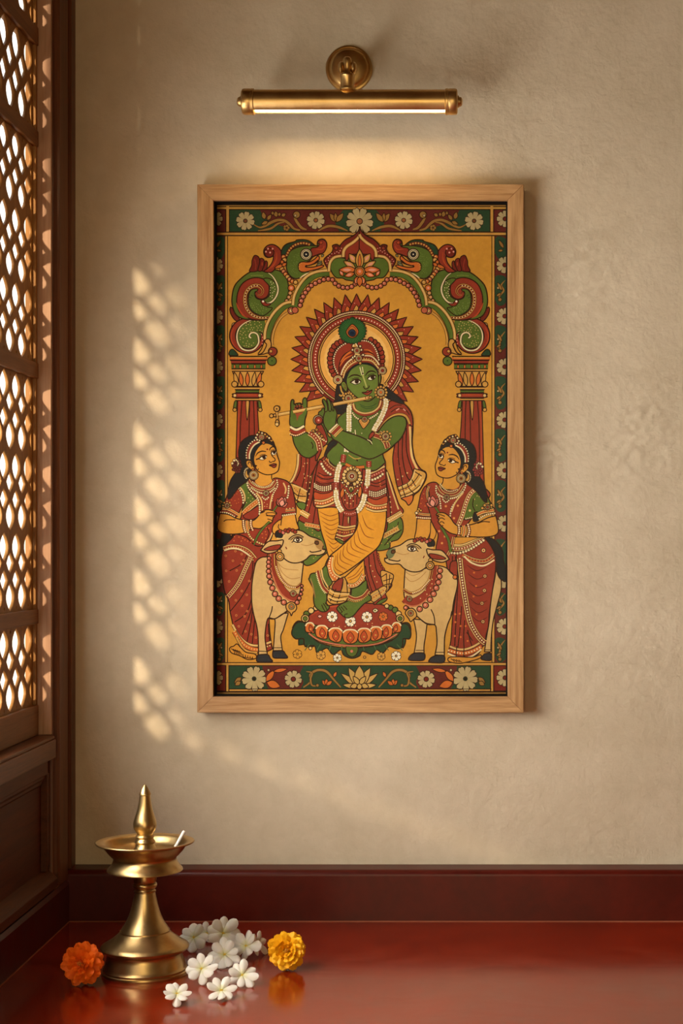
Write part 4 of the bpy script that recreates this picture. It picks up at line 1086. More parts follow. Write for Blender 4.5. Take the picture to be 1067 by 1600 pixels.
    # jewels of the crown
    fill([310, 110, 350, 30, 400, 110], GOLD, 1.1); line([325, 105, 352, 50, 388, 105], 1.2, CRM)
    for x, y in ((320, 150), (440, 150), (325, 255), (465, 220), (425, 100), (350, 240)): disc(x, y, 2.2, CRM, .9)
    gem(380, 160, 5.4, RED); gem(405, 268, 5.2, RED); leaf((420, 310), (430, 360), 5, GOLD, .9); line([350, 210, 420, 215], 1.6, LGOLD)
    # ear discs and rings
    gem(115, 565, 7.2, RED); gem(735, 437, 6.2, RED)
    line([150, 650, 165, 720, 190, 760, 160, 790, 135, 770], 2.8, INK); line([150, 650, 165, 720, 190, 760, 160, 790, 135, 770], 1.7, GOLD)
    line([735, 520, 745, 600, 770, 650, 795, 635, 785, 605], 2.8, INK); line([735, 520, 745, 600, 770, 650, 795, 635, 785, 605], 1.7, GOLD)
    disc(250, 750, 2, GOLD, .8); gem(262, 822, 5.6, RED, 12, GOLD); disc(708, 655, 1.8, GOLD, .8); gem(712, 740, 6, ORG, 12, GOLD)
    # peacock feather
    F(500, 480, 7.621)
    q = T((385, 285)); P = []
    n = 52
    for k in range(n):
        a = 2 * PI * k / n - PI / 2
        r = 20.5 * (1 + (.1 if k % 2 else 0)) * (1 + .0 * math.sin(a))
        P.append((q[0] + r * math.cos(a), q[1] + r * .93 * math.sin(a) - (3 if k == 0 else 0)))
    emit([P], C(36, 78, 36)); emit(stroke_polys(P + P[:2], .8), INK)
    for k in range(40):
        a = 2 * PI * k / 40
        emit(stroke_polys([(q[0] + 9 * math.cos(a), q[1] + 9 * math.sin(a)), (q[0] + 19 * math.cos(a), q[1] + 18 * math.sin(a))], .6), C(60, 104, 44))
    fill([385, 205, 440, 250, 458, 300, 430, 350, 385, 368, 340, 350, 312, 300, 335, 250], ORG, 1); fill([385, 225, 430, 265, 440, 310, 420, 345, 385, 355, 350, 340, 330, 300, 345, 260], C(170, 100, 40), .6)
    disc(383, 308, 5.6, BLUE, .8); disc(383, 314, 3.4, C(22, 32, 48))

# ---- attendants
def woman_head(mirror):
    if mirror: K_.mx = 558.3; dy = 5.2
    else: dy = 0
    F(355, 660 + dy, 10.67)
    # hair
    fill([430, 215, 330, 250, 240, 320, 195, 430, 190, 560, 230, 700, 130, 850, 60, 960, 20, 1100, 10, 1260, 60, 1260, 200, 1080, 330, 980, 380, 900, 420, 780, 450, 640, 500, 440, 620, 330, 740, 340, 800, 400, 820, 480, 800, 420, 790, 380, 750, 300, 600, 240], HAIR, 1.1)
    # neck
    fill([470, 800, 470, 800, 740, 800, 740, 800, 745, 900, 760, 960, 680, 1040, 560, 1060, 470, 1000, 480, 900], SKIN, 0)
    line([740, 870, 742, 930, 765, 980], 1.1)
    # face
    fill([500, 440, 540, 390, 600, 350, 680, 350, 760, 380, 800, 440, 820, 500, 840, 570, 870, 660, 865, 740, 845, 810, 790, 850, 720, 870, 640, 870, 560, 840, 500, 800, 470, 740, 450, 680, 440, 600, 465, 500], SKIN, 1.2)
    fill([440, 620, 470, 480, 540, 390, 620, 345, 600, 320, 480, 400, 410, 560, 430, 680, 450, 720, 470, 740, 490, 715, 462, 700], HAIR, 0)
    fill([640, 320, 700, 330, 770, 370, 810, 440, 822, 490, 800, 450, 760, 400, 700, 365, 640, 350], HAIR, 0)
    line([455, 720, 480, 735, 492, 712], 1.1); line([500, 790, 520, 785, 515, 765], .9)
    # brows & eyes
    line([470, 570, 510, 510, 580, 480, 650, 490], 1.5, INK, .3, .5); line([705, 470, 720, 430, 760, 405, 800, 425], 1.4, INK, .5, .3)
    fill([530, 605, 575, 575, 620, 558, 660, 560, 640, 600, 600, 622, 560, 622], WHT, 0); fill([735, 520, 750, 490, 790, 480, 820, 490, 800, 530, 770, 540], WHT, 0)
    disc(612, 582, 2.7, INK); disc(785, 500, 2.5, INK)
    line([480, 620, 530, 600, 570, 570, 620, 553, 665, 560], 1.4); line([530, 610, 570, 626, 610, 622, 655, 585], .8); line([730, 525, 745, 490, 785, 475, 822, 485], 1.3); line([745, 540, 775, 545, 810, 530], .7)
    line([540, 560, 580, 540, 640, 535], .7); line([725, 490, 740, 465, 790, 455], .7)
    # nose, lips, mark
    line([735, 520, 750, 560, 790, 600, 800, 630, 780, 650, 750, 650], 1.1); line([700, 640, 715, 665, 750, 660], 1.0); 
    fill([700, 715, 750, 695, 780, 685, 800, 690, 822, 695, 815, 730, 800, 750, 770, 755, 740, 735], C(130, 50, 36), .9); line([700, 715, 760, 720, 820, 700], .9)
    disc(668, 448, 1.4, C(120, 30, 20)); 
    # tiara band
    hb = [335, 610, 330, 520, 360, 420, 420, 350, 500, 300]
    line([345, 610, 345, 520, 380, 420, 440, 350, 520, 310], 6.4, INK); line([345, 610, 345, 520, 380, 420, 440, 350, 520, 310], 5.2, RED); line([372, 610, 372, 530, 405, 440, 460, 370, 540, 325], 1.6, CRM)
    dots([322, 590, 320, 500, 350, 400, 410, 330, 480, 285], 4, 1.2, CRM, .5)
    line([620, 270, 690, 265, 750, 310], 4, INK); line([620, 270, 690, 265, 750, 310], 2.6, GOLD)
    fill([480, 300, 470, 250, 490, 200, 530, 150, 590, 160, 650, 180, 680, 210, 720, 240, 740, 290, 680, 270, 640, 280, 580, 310], DRED, 1.2)
    for x, y in ((480, 255), (500, 205), (530, 165), (580, 180), (630, 200), (665, 235), (700, 260), (500, 290), (540, 300)): disc(x, y, 1.9, GOLD if x % 20 else CRM, .7)
    gem(572, 245, 4.6, BEAD); disc(605, 340, 2.5, ORG, .9)
    # ear and earring
    fill([315, 690, 320, 645, 360, 630, 400, 650, 430, 720, 460, 770, 440, 815, 400, 790, 340, 740], SKIN, 1.2); line([350, 700, 360, 660, 395, 680, 410, 740], 1.0)
    for a in range(9):
        t = PI * (.55 + .1 * a); disc(345 + 55 * math.cos(t), 850 - 85 * math.sin(t), 1.8, CRM, .6)
    fill([330, 790, 300, 830, 300, 890, 340, 930, 370, 900, 340, 860], GOLD, .9)
    disc(430, 790, 2, ORG, .7); disc(440, 880, 7.4, LGOLD, 1); disc(440, 880, 5.6, CRM, .8); disc(440, 880, 3.8, GOLD, .7); disc(440, 880, 1.9, C(110, 50, 24), .6)
    # flowers in the hair
    for k in range(26):
        rnd = random.Random(k); t = k * 2.4; r = math.sqrt(k / 26.)
        disc(160 + 80 * r * math.cos(t), 720 + 125 * r * math.sin(t), 2.1, (MAR if not mirror else C(140, 56, 50)) if k % 5 else CRM, .6)
    K_.mx = None

def blossom(x, y, s):
    """pink lotus bud at crop point; s = +1 leans right"""
    for a, b, w, c in (((0, 52), (-62, -5), 6, LPINK), ((0, 52), (78, 10), 7, PINK), ((0, 52), (-45, -40), 8, PINK), ((0, 52), (50, -58), 9, LPINK), ((0, 52), (10, -66), 11, PINK), ((0, 52), (20, -30), 8, LPINK)):
        leaf((x + s * a[0], y + a[1]), (x + s * b[0], y + b[1]), w, c, .9)

def left_woman():
    F(335, 740, 7.621)
    # long black braid behind
    fill([130, 680, 90, 720, 60, 820, 30, 950, 10, 1100, 20, 1250, 80, 1250, 100, 1000, 140, 850, 200, 760], HAIR, 1.1)
    # skirt
    F(335, 850, 7.621)
    fill([250, -120, 250, -120, 200, -60, 140, 0, 100, 80, 80, 200, 90, 380, 120, 560, 170, 680, 185, 800, 230, 1000, 260, 1110, 350, 1240, 420, 1290, 510, 1300, 600, 1290, 690, 1250, 690, 1250, 660, 1050, 640, 700, 600, 300, 660, 0, 600, -120], RED, 1.3)
    for q in ([460, 160, 440, 400, 330, 620, 190, 800], [480, 220, 450, 600, 380, 820, 240, 930], [470, 320, 460, 700, 330, 1080], [470, 600, 440, 900, 390, 1160], [480, 900, 450, 1190], [400, 110, 330, 230, 180, 320], [640, 950, 660, 1200]): line(q, 1.1)
    for x, y in ((135, 140), (220, 200), (140, 320), (265, 315), (175, 445), (325, 120), (350, 195), (250, 85), (325, 235), (255, 670), (330, 735), (260, 850), (385, 605), (390, 800), (290, 980), (370, 1040), (440, 1075), (415, 440), (325, 560), (360, 860), (495, 1115), (635, 1090), (410, 930)): disc(x, y, 1.9, C(190, 116, 60), 0); disc(x, y, .8, DRED)
    band([110, 60, 200, 35, 300, 45, 400, 90, 480, 180], 7.5, RED, .9, LGOLD, 1.4, GOLD, 1, 4)
    line([115, 75, 200, 52, 290, 60, 380, 110, 450, 170], 1.8, CRM)
    band([435, 150, 380, 270, 280, 480, 160, 630], 6.5, RED, .9, LGOLD, 1.4, CRM, .9, 3.4)
    band([215, 960, 290, 1090, 370, 1170, 450, 1205, 530, 1210], 3, LGOLD, .8); band([235, 1040, 290, 1130, 360, 1205, 450, 1250, 530, 1260], 6, ORG, .9, None, 1, LGOLD, 1.2, 4.4); band([260, 1110, 340, 1240, 420, 1285, 510, 1295], 3, GOLD, .8)
    band([620, 1185, 675, 1165], 3, LGOLD, .8); dots([630, 1220, 680, 1205], 4, 1.3, LGOLD, .5)
    # foot
    fill([270, 1190, 230, 1215, 190, 1230, 180, 1260, 210, 1300, 300, 1330, 380, 1370, 440, 1375, 500, 1355, 480, 1310, 380, 1290, 320, 1240], SKIN, 1.2)
    for k in range(5): line([200 + k * 22, 1245 + k * 6, 235 + k * 20, 1275 + k * 6, 240 + k * 22, 1305 + k * 6], .9); line([340 + k * 28, 1310 + k * 8, 345 + k * 28, 1345 + k * 5, 370 + k * 28, 1350 + k * 4], .9)
    F(335, 740, 7.621)
    # torso: sari, blouse
    fill([300, 120, 380, 60, 480, 90, 600, 140, 700, 60, 780, 60, 880, 100, 930, 190, 960, 330, 970, 480, 900, 560, 720, 600, 700, 700, 640, 830, 500, 860, 380, 760, 250, 720, 200, 760, 300, 560, 330, 450, 340, 300], RED, 1.3)
    fill([290, 170, 340, 90, 390, 90, 400, 180, 440, 240, 500, 310, 520, 340, 430, 380, 350, 450, 330, 430, 370, 330, 360, 250], GRN, 1.2)
    scatter([380, 180, 480, 310, 380, 380], 6, .8, LGOLD, 3)
    band([345, 480, 400, 420, 500, 340, 530, 330], 8, ORG, .9, LGOLD, 1.3, LGOLD, .9, 4)
    fill([345, 500, 430, 440, 530, 380, 570, 400, 560, 470, 470, 540, 380, 540], RED, 1)
    line([560, 560, 650, 700, 600, 830], 1.0); line([700, 330, 690, 430], 1)
    # sleeve (near arm)
    fill([250, 140, 180, 200, 140, 290, 100, 400, 70, 460, 160, 470, 250, 520, 300, 450, 340, 350, 330, 240], RED, 1.3)
    scatter([190, 220, 300, 200, 300, 380, 160, 360], 9, .8, ORG, 4)
    bl = [240, 140, 300, 190, 335, 270, 345, 370]
    line([250, 130, 320, 180, 360, 260, 360, 330], 2.8, INK); line([250, 130, 320, 180, 360, 260, 360, 330], 1.8, LGOLD); dots(bl, 4, 1.4, CRM, .5)
    band([95, 415, 180, 430, 290, 490], 4, ORG, .9, LGOLD, 1); dots([75, 460, 160, 470, 250, 520], 3.2, 1.3, CRM, .5); gem(150, 380, 4.2, C(110, 60, 40), 8, GOLD)
    # near forearm + hand
    fill([65, 475, 65, 475, 160, 485, 250, 530, 250, 530, 330, 550, 450, 560, 500, 530, 560, 460, 620, 430, 690, 440, 730, 460, 740, 480, 710, 490, 715, 510, 700, 525, 695, 545, 690, 570, 670, 590, 600, 620, 540, 655, 450, 650, 400, 690, 300, 715, 180, 720, 80, 700, 35, 650, 45, 560], SKIN, 1.3)
    line([110, 570, 150, 550, 250, 550], 1.1)
    for q in ([620, 470, 680, 470, 730, 490], [615, 500, 670, 505, 710, 515], [630, 540, 670, 550, 695, 570], [560, 470, 600, 450]): line(q, 1)
    band([345, 560, 350, 630, 370, 700], 3.4, RED, .9, None, 1, CRM, 1.3, 3); band([385, 560, 385, 630, 400, 690], 4, ORG, .9, LGOLD, 1); band([435, 560, 435, 620, 460, 680], 3.4, RED, .9, None, 1, CRM, 1.3, 3)
    # necklaces
    band([400, 70, 440, 130, 520, 175, 600, 185, 680, 160, 730, 90], 5, RED, .8, LGOLD, 1); dots([455, 100, 520, 145, 600, 160, 670, 130, 700, 90], 2.7, 1.0, CRM, .4); dots([440, 170, 510, 215, 580, 235, 660, 220, 720, 170], 2.9, 1.25, CRM, .4)
    gem(615, 235, 4.6, C(110, 50, 40)); dots([570, 280, 610, 310, 650, 275], 3, 1.2, CRM, .4)
    dots([390, 60, 395, 140, 430, 200, 500, 270, 530, 340, 540, 420, 535, 480], 3.6, 1.5, CRM, .5); line([500, 230, 560, 320, 570, 440], 1.6, LGOLD)
    dots([745, 80, 750, 150, 700, 240, 680, 330], 3.4, 1.2, CRM, .4); line([820, 110, 850, 180, 840, 240], 1.6, LGOLD); dots([885, 150, 880, 240, 865, 300], 3.6, 1.4, CRM, .5); line([690, 250, 670, 340, 660, 420], 1.4, LGOLD)
    scatter([590, 320, 650, 330, 640, 420, 590, 400], 4, .8, LGOLD, 8); scatter([570, 640, 660, 640, 640, 780, 560, 780], 8, 1.1, ORG, 9); scatter([230, 730, 400, 740, 440, 820, 200, 800], 8, 1.1, ORG, 10)
    dots([400, 700, 440, 770, 520, 820, 600, 850], 3.6, 1.5, LGOLD, .6); line([690, 700, 660, 770, 630, 810], 2, LGOLD)
    # far arm
    fill([805, 480, 805, 480, 960, 480, 960, 480, 980, 580, 1000, 660, 880, 680, 780, 690, 720, 720, 690, 690, 700, 620, 760, 560, 800, 540], SKIN, 1.2)
    line([800, 540, 790, 620], 1.1); line([770, 600, 760, 640, 775, 660], 1)
    band([845, 440, 960, 430], 3.5, ORG, .9, LGOLD, .9); dots([815, 500, 880, 490, 965, 478], 3.2, 1.3, CRM, .5); dots([860, 420, 940, 408], 5, 1, LGOLD)
    # lotus and stem
    line([755, 370, 700, 450], 3.4, INK); line([755, 370, 700, 450], 2.2, GRN)
    line([660, 570, 580, 650, 510, 750, 470, 850], 4, INK, 1, .6); line([660, 570, 580, 650, 510, 750, 470, 850], 2.6, GRN, 1, .6)
    blossom(795, 340, 1); 
    for q in ([620, 470, 690, 465, 735, 480, 700, 500, 630, 495],): fill(q, SKIN, .9)
    woman_head(False)

def right_woman():
    F(635, 740, 6.669)
    # braid
    fill([800, 650, 850, 660, 930, 700, 1000, 800, 1010, 900, 1040, 1000, 1050, 1120, 980, 1100, 940, 1020, 930, 900, 880, 780, 820, 700], HAIR, 1.1)
    # far arm
    fill([110, 470, 110, 470, 250, 470, 250, 470, 262, 540, 240, 640, 200, 690, 90, 690, 100, 590], SKIN, 1.2); line([262, 530, 290, 600, 262, 680], 1.2); fill([255, 500, 290, 560, 310, 620, 280, 690, 240, 690, 250, 600], SKIN, 1.0)
    # skirt
    F(630, 870, 6.467)
    fill([500, -80, 500, -80, 620, -60, 800, -180, 830, -180, 890, -100, 930, 0, 930, 150, 900, 350, 870, 560, 860, 700, 835, 800, 830, 880, 800, 910, 760, 980, 690, 1010, 620, 1020, 530, 1005, 450, 975, 450, 975, 480, 850, 500, 600, 540, 300, 540, 60], RED, 1.3)
    for q in ([560, 60, 545, 400, 520, 900], [590, 500, 570, 760, 545, 960], [620, 640, 610, 820, 620, 1010], [650, 740, 680, 860, 730, 990], [640, 760, 700, 850]): line(q, 1.1)
    for k in range(7):
        y = 60 + k * 85; line([640 + k * 8, y + 20, 740 + k * 4, y + 80, 850, y + 40], .9, C(84, 30, 18), .3, .3)
    for x, y in ((825, 195), (820, 340), (795, 470), (805, 655)): disc(x, y, 2.8, LGOLD, .7); disc(x, y, 1.3, DRED)
    for x, y in ((715, 160), (735, 295), (710, 400), (740, 580), (525, 580), (570, 575), (580, 700), (520, 800), (580, 810), (650, 850), (630, 700), (525, 660)): disc(x, y, 1.6, ORG)
    bb = [570, 20, 590, 200, 625, 420, 670, 640, 740, 780, 800, 850, 830, 870]
    line(bb, 9.6, INK); line(bb, 8.2, LGOLD); line(bb, 5.6, DRED); dots(bb, 4.2, 1.4, CRM)
    line([470, 905, 540, 930, 620, 935, 700, 910, 770, 870], 4, INK); line([470, 905, 540, 930, 620, 935, 700, 910, 770, 870], 2.8, LGOLD)
    band([460, 945, 540, 968, 620, 975, 710, 950, 790, 905], 5.5, ORG, .9, None, 1, CRM, 1.3, 4.6); line([450, 975, 530, 1008, 620, 1020, 700, 1000, 790, 935], 2.4, CRM)
    for x in (540, 615): line([x, 900, x - 6, 1010], 1)
    fill([450, 1040, 470, 1015, 560, 1010, 700, 1015, 780, 990, 780, 1020, 700, 1050, 580, 1075, 480, 1065], SKIN, 1.2)
    for k in range(4): line([480 + k * 26, 1030 + k * 4, 505 + k * 24, 1045 + k * 4, 520 + k * 24, 1062], .9)
    # upper sari
    F(635, 740, 6.669)
    fill([200, 130, 300, 90, 380, 160, 480, 160, 600, 90, 690, 80, 760, 120, 850, 180, 860, 250, 700, 440, 640, 520, 560, 600, 500, 690, 470, 800, 520, 850, 480, 1000, 430, 1000, 400, 880, 310, 800, 330, 640, 290, 560, 250, 470, 230, 380, 150, 300], RED, 1.3)
    # waist skin, far sleeve
    fill([500, 660, 500, 660, 640, 660, 820, 660, 740, 710, 620, 750, 500, 760], SKIN, 1.1)
    fill([200, 130, 150, 210, 130, 300, 110, 400, 110, 460, 245, 470, 240, 400, 220, 320, 240, 220], RED, 1.2)
    band([105, 410, 170, 425, 245, 430], 3.4, ORG, .9, LGOLD, 1); band([105, 455, 170, 462, 245, 465], 3, RED, .9, None, 1, CRM, 1.2, 3); disc(105, 410, 2.4, CRM, .8)
    for x, y in ((130, 370), (150, 385), (120, 390)): disc(x, y, 2, GOLD, .7)
    dots([180, 210, 150, 310, 200, 340], 8, 1.0, ORG); band([235, 130, 215, 200, 225, 270], 3, ORG, .9, LGOLD, .9)
    # green sleeve and bodice
    fill([640, 250, 690, 190, 760, 165, 820, 190, 860, 270, 890, 330, 900, 380, 740, 440, 710, 400, 690, 460, 610, 480, 600, 440], GRN, 1.3)
    fill([700, 420, 740, 400, 760, 470, 730, 500, 695, 490], HAIR, 1)
    line([715, 390, 690, 330, 700, 260], 1.1); scatter([700, 220, 840, 240, 850, 320, 720, 340], 7, .9, LGOLD, 4); disc(660, 385, 1.8, LGOLD); dots([620, 470, 690, 455], 3, 1.1, CRM)
    db = [530, 560, 580, 440, 620, 310, 660, 220, 720, 165, 800, 150]
    line(db, 8, INK); line(db, 6.6, LGOLD); line(db, 4.4, RED); dots(db, 4.2, 1.4, CRM)
    band([735, 430, 800, 400, 910, 380], 5, ORG, .9, LGOLD, 1.2); dots([760, 470, 830, 430, 925, 412], 3.2, 1.3, CRM, .5)
    gem(845, 350, 4.2, RED, 9, GOLD)
    for x, y in ((790, 360), (815, 330), (885, 330)): disc(x, y, 2.4, GOLD, .8)
    # necklaces
    band([330, 130, 370, 190, 440, 220, 530, 200, 590, 120], 5, RED, .8, LGOLD, 1); dots([355, 110, 400, 165, 460, 185, 530, 165], 2.8, 1.0, CRM, .4); dots([330, 215, 380, 245, 450, 260, 530, 240, 590, 180], 3, 1.4, CRM, .5)
    gem(418, 245, 4.4, C(110, 50, 40)); dots([380, 270, 410, 300, 450, 270], 3, 1.2, CRM, .4)
    dots([310, 130, 310, 190, 345, 260, 358, 370], 3.6, 1.3, CRM, .4); dots([620, 100, 600, 170, 530, 270, 470, 360, 455, 450], 3.6, 1.4, CRM, .5); line([590, 200, 510, 300, 470, 400], 1.5, LGOLD)
    for x, y in ((535, 335), (495, 465), (410, 340), (400, 655), (370, 725), (340, 600)): disc(x, y, 2.1, ORG); disc(x, y, 1, LGOLD)
    # belt
    band([490, 745, 580, 745, 680, 710, 780, 670], 3, LGOLD, .8); band([490, 780, 580, 780, 690, 740, 800, 680], 6.5, RED, .9, LGOLD, 1, CRM, 1.3, 4.4)
    dots([470, 825, 540, 830, 640, 800, 740, 740, 810, 690], 4.6, 1.9, CRM, .7)
    band([590, 850, 700, 900, 820, 910, 910, 850], 5.5, RED, .9, LGOLD, 1, ORG, 1.3, 4.6); line([600, 860, 680, 930, 800, 960, 915, 900], 2.4, CRM); disc(803, 800, 3.4, LGOLD, .9); disc(803, 800, 1.5, RED)
    for q in ([480, 860, 470, 960, 440, 1010], [510, 860, 520, 1000]): line(q, 1.1)
    band([490, 660, 470, 760, 430, 850], 4, RED, .9, LGOLD, 1)
    # stem, near forearm, hand
    line([360, 550, 400, 620, 440, 700, 460, 820], 5, INK); line([360, 550, 400, 620, 440, 700, 460, 820], 3.6, GRN)
    fill([770, 500, 770, 500, 850, 460, 930, 440, 930, 440, 950, 520, 955, 610, 900, 650, 780, 662, 650, 655, 540, 640, 460, 620, 400, 580, 350, 530, 330, 500, 340, 480, 320, 460, 340, 445, 310, 430, 330, 410, 390, 410, 450, 450, 500, 520, 560, 550, 680, 530], SKIN, 1.3)
    for q in ([310, 445, 340, 425, 400, 445], [335, 470, 370, 462, 400, 480], [345, 510, 370, 500, 395, 520], [370, 540, 385, 545]): line(q, 1)
    line([740, 520, 800, 500, 870, 505], 1.1)
    band([545, 540, 550, 600, 540, 645], 3.6, RED, .9, None, 1, CRM, 1.4, 3.2); band([595, 540, 605, 600, 590, 655], 4.4, ORG, .9, LGOLD, 1); band([640, 530, 655, 600, 635, 660], 3.6, RED, .9, None, 1, CRM, 1.4, 3.2)
    line([300, 350, 340, 410], 3.6, INK); line([300, 350, 340, 410], 2.4, GRN)
    blossom(280, 295, -1)
    woman_head(True)

# ---- the two white cows
def cow_head(mirror):
    if mirror: K_.mx = 554.6; dy = 14
    else: dy = 0
    F(330, 830 + dy, 5.335)
    fill([590, 70, 600, 20, 640, 0, 700, -10, 760, 0, 820, 40, 880, 60, 915, 80, 935, 120, 930, 150, 950, 150, 945, 180, 900, 200, 830, 200, 790, 235, 730, 262, 660, 260, 600, 220, 570, 170, 580, 120], COW, 1.4)
    fill([862, 70, 915, 80, 938, 120, 925, 155, 895, 150, 870, 120], COWD if not mirror else C(104, 110, 70), 0)
    fill([862, 100, 870, 82, 892, 85, 895, 105, 880, 112], C(92, 54, 26), .9)
    line([820, 165, 840, 175, 880, 170, 920, 160], 1.3); line([935, 120, 928, 150, 948, 155], 1)
    # eye
    fill([685, 75, 710, 55, 735, 55, 760, 72, 740, 90, 710, 92], WHT, 1.2); disc(722, 72, 3.2, INK); disc(720, 70, .8, WHT)
    line([645, 70, 680, 40, 730, 30, 770, 50], 1.2); line([660, 75, 690, 52, 730, 44, 765, 60], .9); line([670, 95, 690, 80], 1)
    line([750, 110, 800, 120, 860, 100], .7, COWD); line([620, 130, 630, 150], 1.2, DRED)
    # horn, ear, garland on brow
    fill([535, 40, 540, 5, 570, -10, 600, 0, 610, 30, 590, 55, 560, 60], HAIR, 1.3)
    line([545, 60, 590, 62, 608, 30, 600, 0], 2.2, LGOLD)
    fill([412, 160, 412, 160, 440, 120, 480, 85, 550, 80, 600, 75, 585, 130, 540, 170, 470, 185], COW, 1.4)
    fill([440, 155, 480, 130, 540, 115, 580, 115, 560, 150, 500, 162], RED, 1)
    for x, y in ((575, 5), (600, 15), (620, -2), (650, -8), (680, -2), (640, 5), (700, 10)): disc(x, y - 4, 3.0, RED if x % 3 else PINK, .8)
    disc(570, 168, 3.2, GOLD, .9); disc(573, 212, 6.4, GOLD, 1.2); disc(573, 212, 3.6, LGOLD, .9); disc(573, 212, 1.6, ORG)
    K_.mx = None

def left_cow():
    F(335, 850, 7.621)
    # far leg
    fill([660, 850, 660, 850, 880, 820, 880, 820, 850, 920, 820, 1020, 790, 1100, 800, 1200, 810, 1270, 810, 1270, 700, 1270, 700, 1270, 712, 1100, 720, 900], COW, 1.3)
    fill([695, 1275, 695, 1275, 810, 1270, 845, 1310, 870, 1355, 780, 1360, 700, 1350], HOOF, 1.3); line([695, 1235, 805, 1235], .9)
    # body + near leg
    fill([640, 150, 560, 160, 500, 210, 470, 320, 445, 500, 445, 700, 470, 850, 500, 960, 520, 1100, 525, 1320, 525, 1320, 630, 1310, 630, 1310, 605, 1150, 605, 1050, 625, 920, 650, 880, 720, 890, 800, 840, 880, 790, 960, 700, 1020, 560, 1040, 400, 1060, 230, 1060, 230, 940, 180, 800, 130, 700, 120], COW, 1.4)
    fill([515, 1320, 515, 1320, 630, 1315, 665, 1360, 690, 1400, 600, 1410, 505, 1395], HOOF, 1.3); line([525, 1275, 620, 1280], .9)
    line([690, 740, 680, 800, 650, 880], 1.2); line([655, 890, 720, 890, 800, 845, 870, 790], 1.3)
    for q in ([760, 220, 800, 330, 900, 410, 1020, 400], [740, 200, 830, 290, 1000, 310]): line(q, .8, COWD)
    # collar, beads, pendant
    cb = [690, 110, 700, 250, 740, 400, 820, 520, 930, 610, 1030, 560]
    line([690, 100, 690, 260, 740, 420, 820, 560, 930, 650, 1010, 630], 12, INK); line([690, 100, 690, 260, 740, 420, 820, 560, 930, 650, 1010, 630], 10.6, RED); line([668, 100, 668, 270, 720, 450, 800, 600, 920, 680, 1000, 670], 1.8, C(190, 110, 70))
    line([725, 120, 735, 270, 790, 410, 880, 500, 980, 520, 1040, 470], 6, INK); line([725, 120, 735, 270, 790, 410, 880, 500, 980, 520, 1040, 470], 4.8, GOLD); line([728, 120, 738, 270, 793, 408, 882, 498, 980, 516, 1038, 468], 2.6, DRED); dots([735, 270, 790, 410, 880, 500, 980, 520], 2.8, 1.0, CRM)
    for x, y, r in ((650, 170, 3), (645, 215, 3.4), (645, 265, 3.6), (645, 325, 3.8), (652, 385, 4), (665, 455, 4.2), (690, 525, 4.2), (722, 595, 4.4), (766, 650, 4.4), (826, 695, 4.2), (985, 695, 3.6), (1010, 645, 3.2), (1030, 595, 2.8), (1040, 545, 2.6), (1042, 500, 2.2)): disc(x, y, r, BEAD, 1.1); disc(x - 4, y - 4, r * .35, LPINK)
    gem(938, 590, 4.8, RED, 0); fill([850, 740, 870, 705, 920, 690, 960, 710, 980, 760, 960, 800, 935, 815, 915, 855, 900, 820, 865, 790], GOLD, 1.2); gem(918, 745, 4.4, ORG)
    cow_head(False)

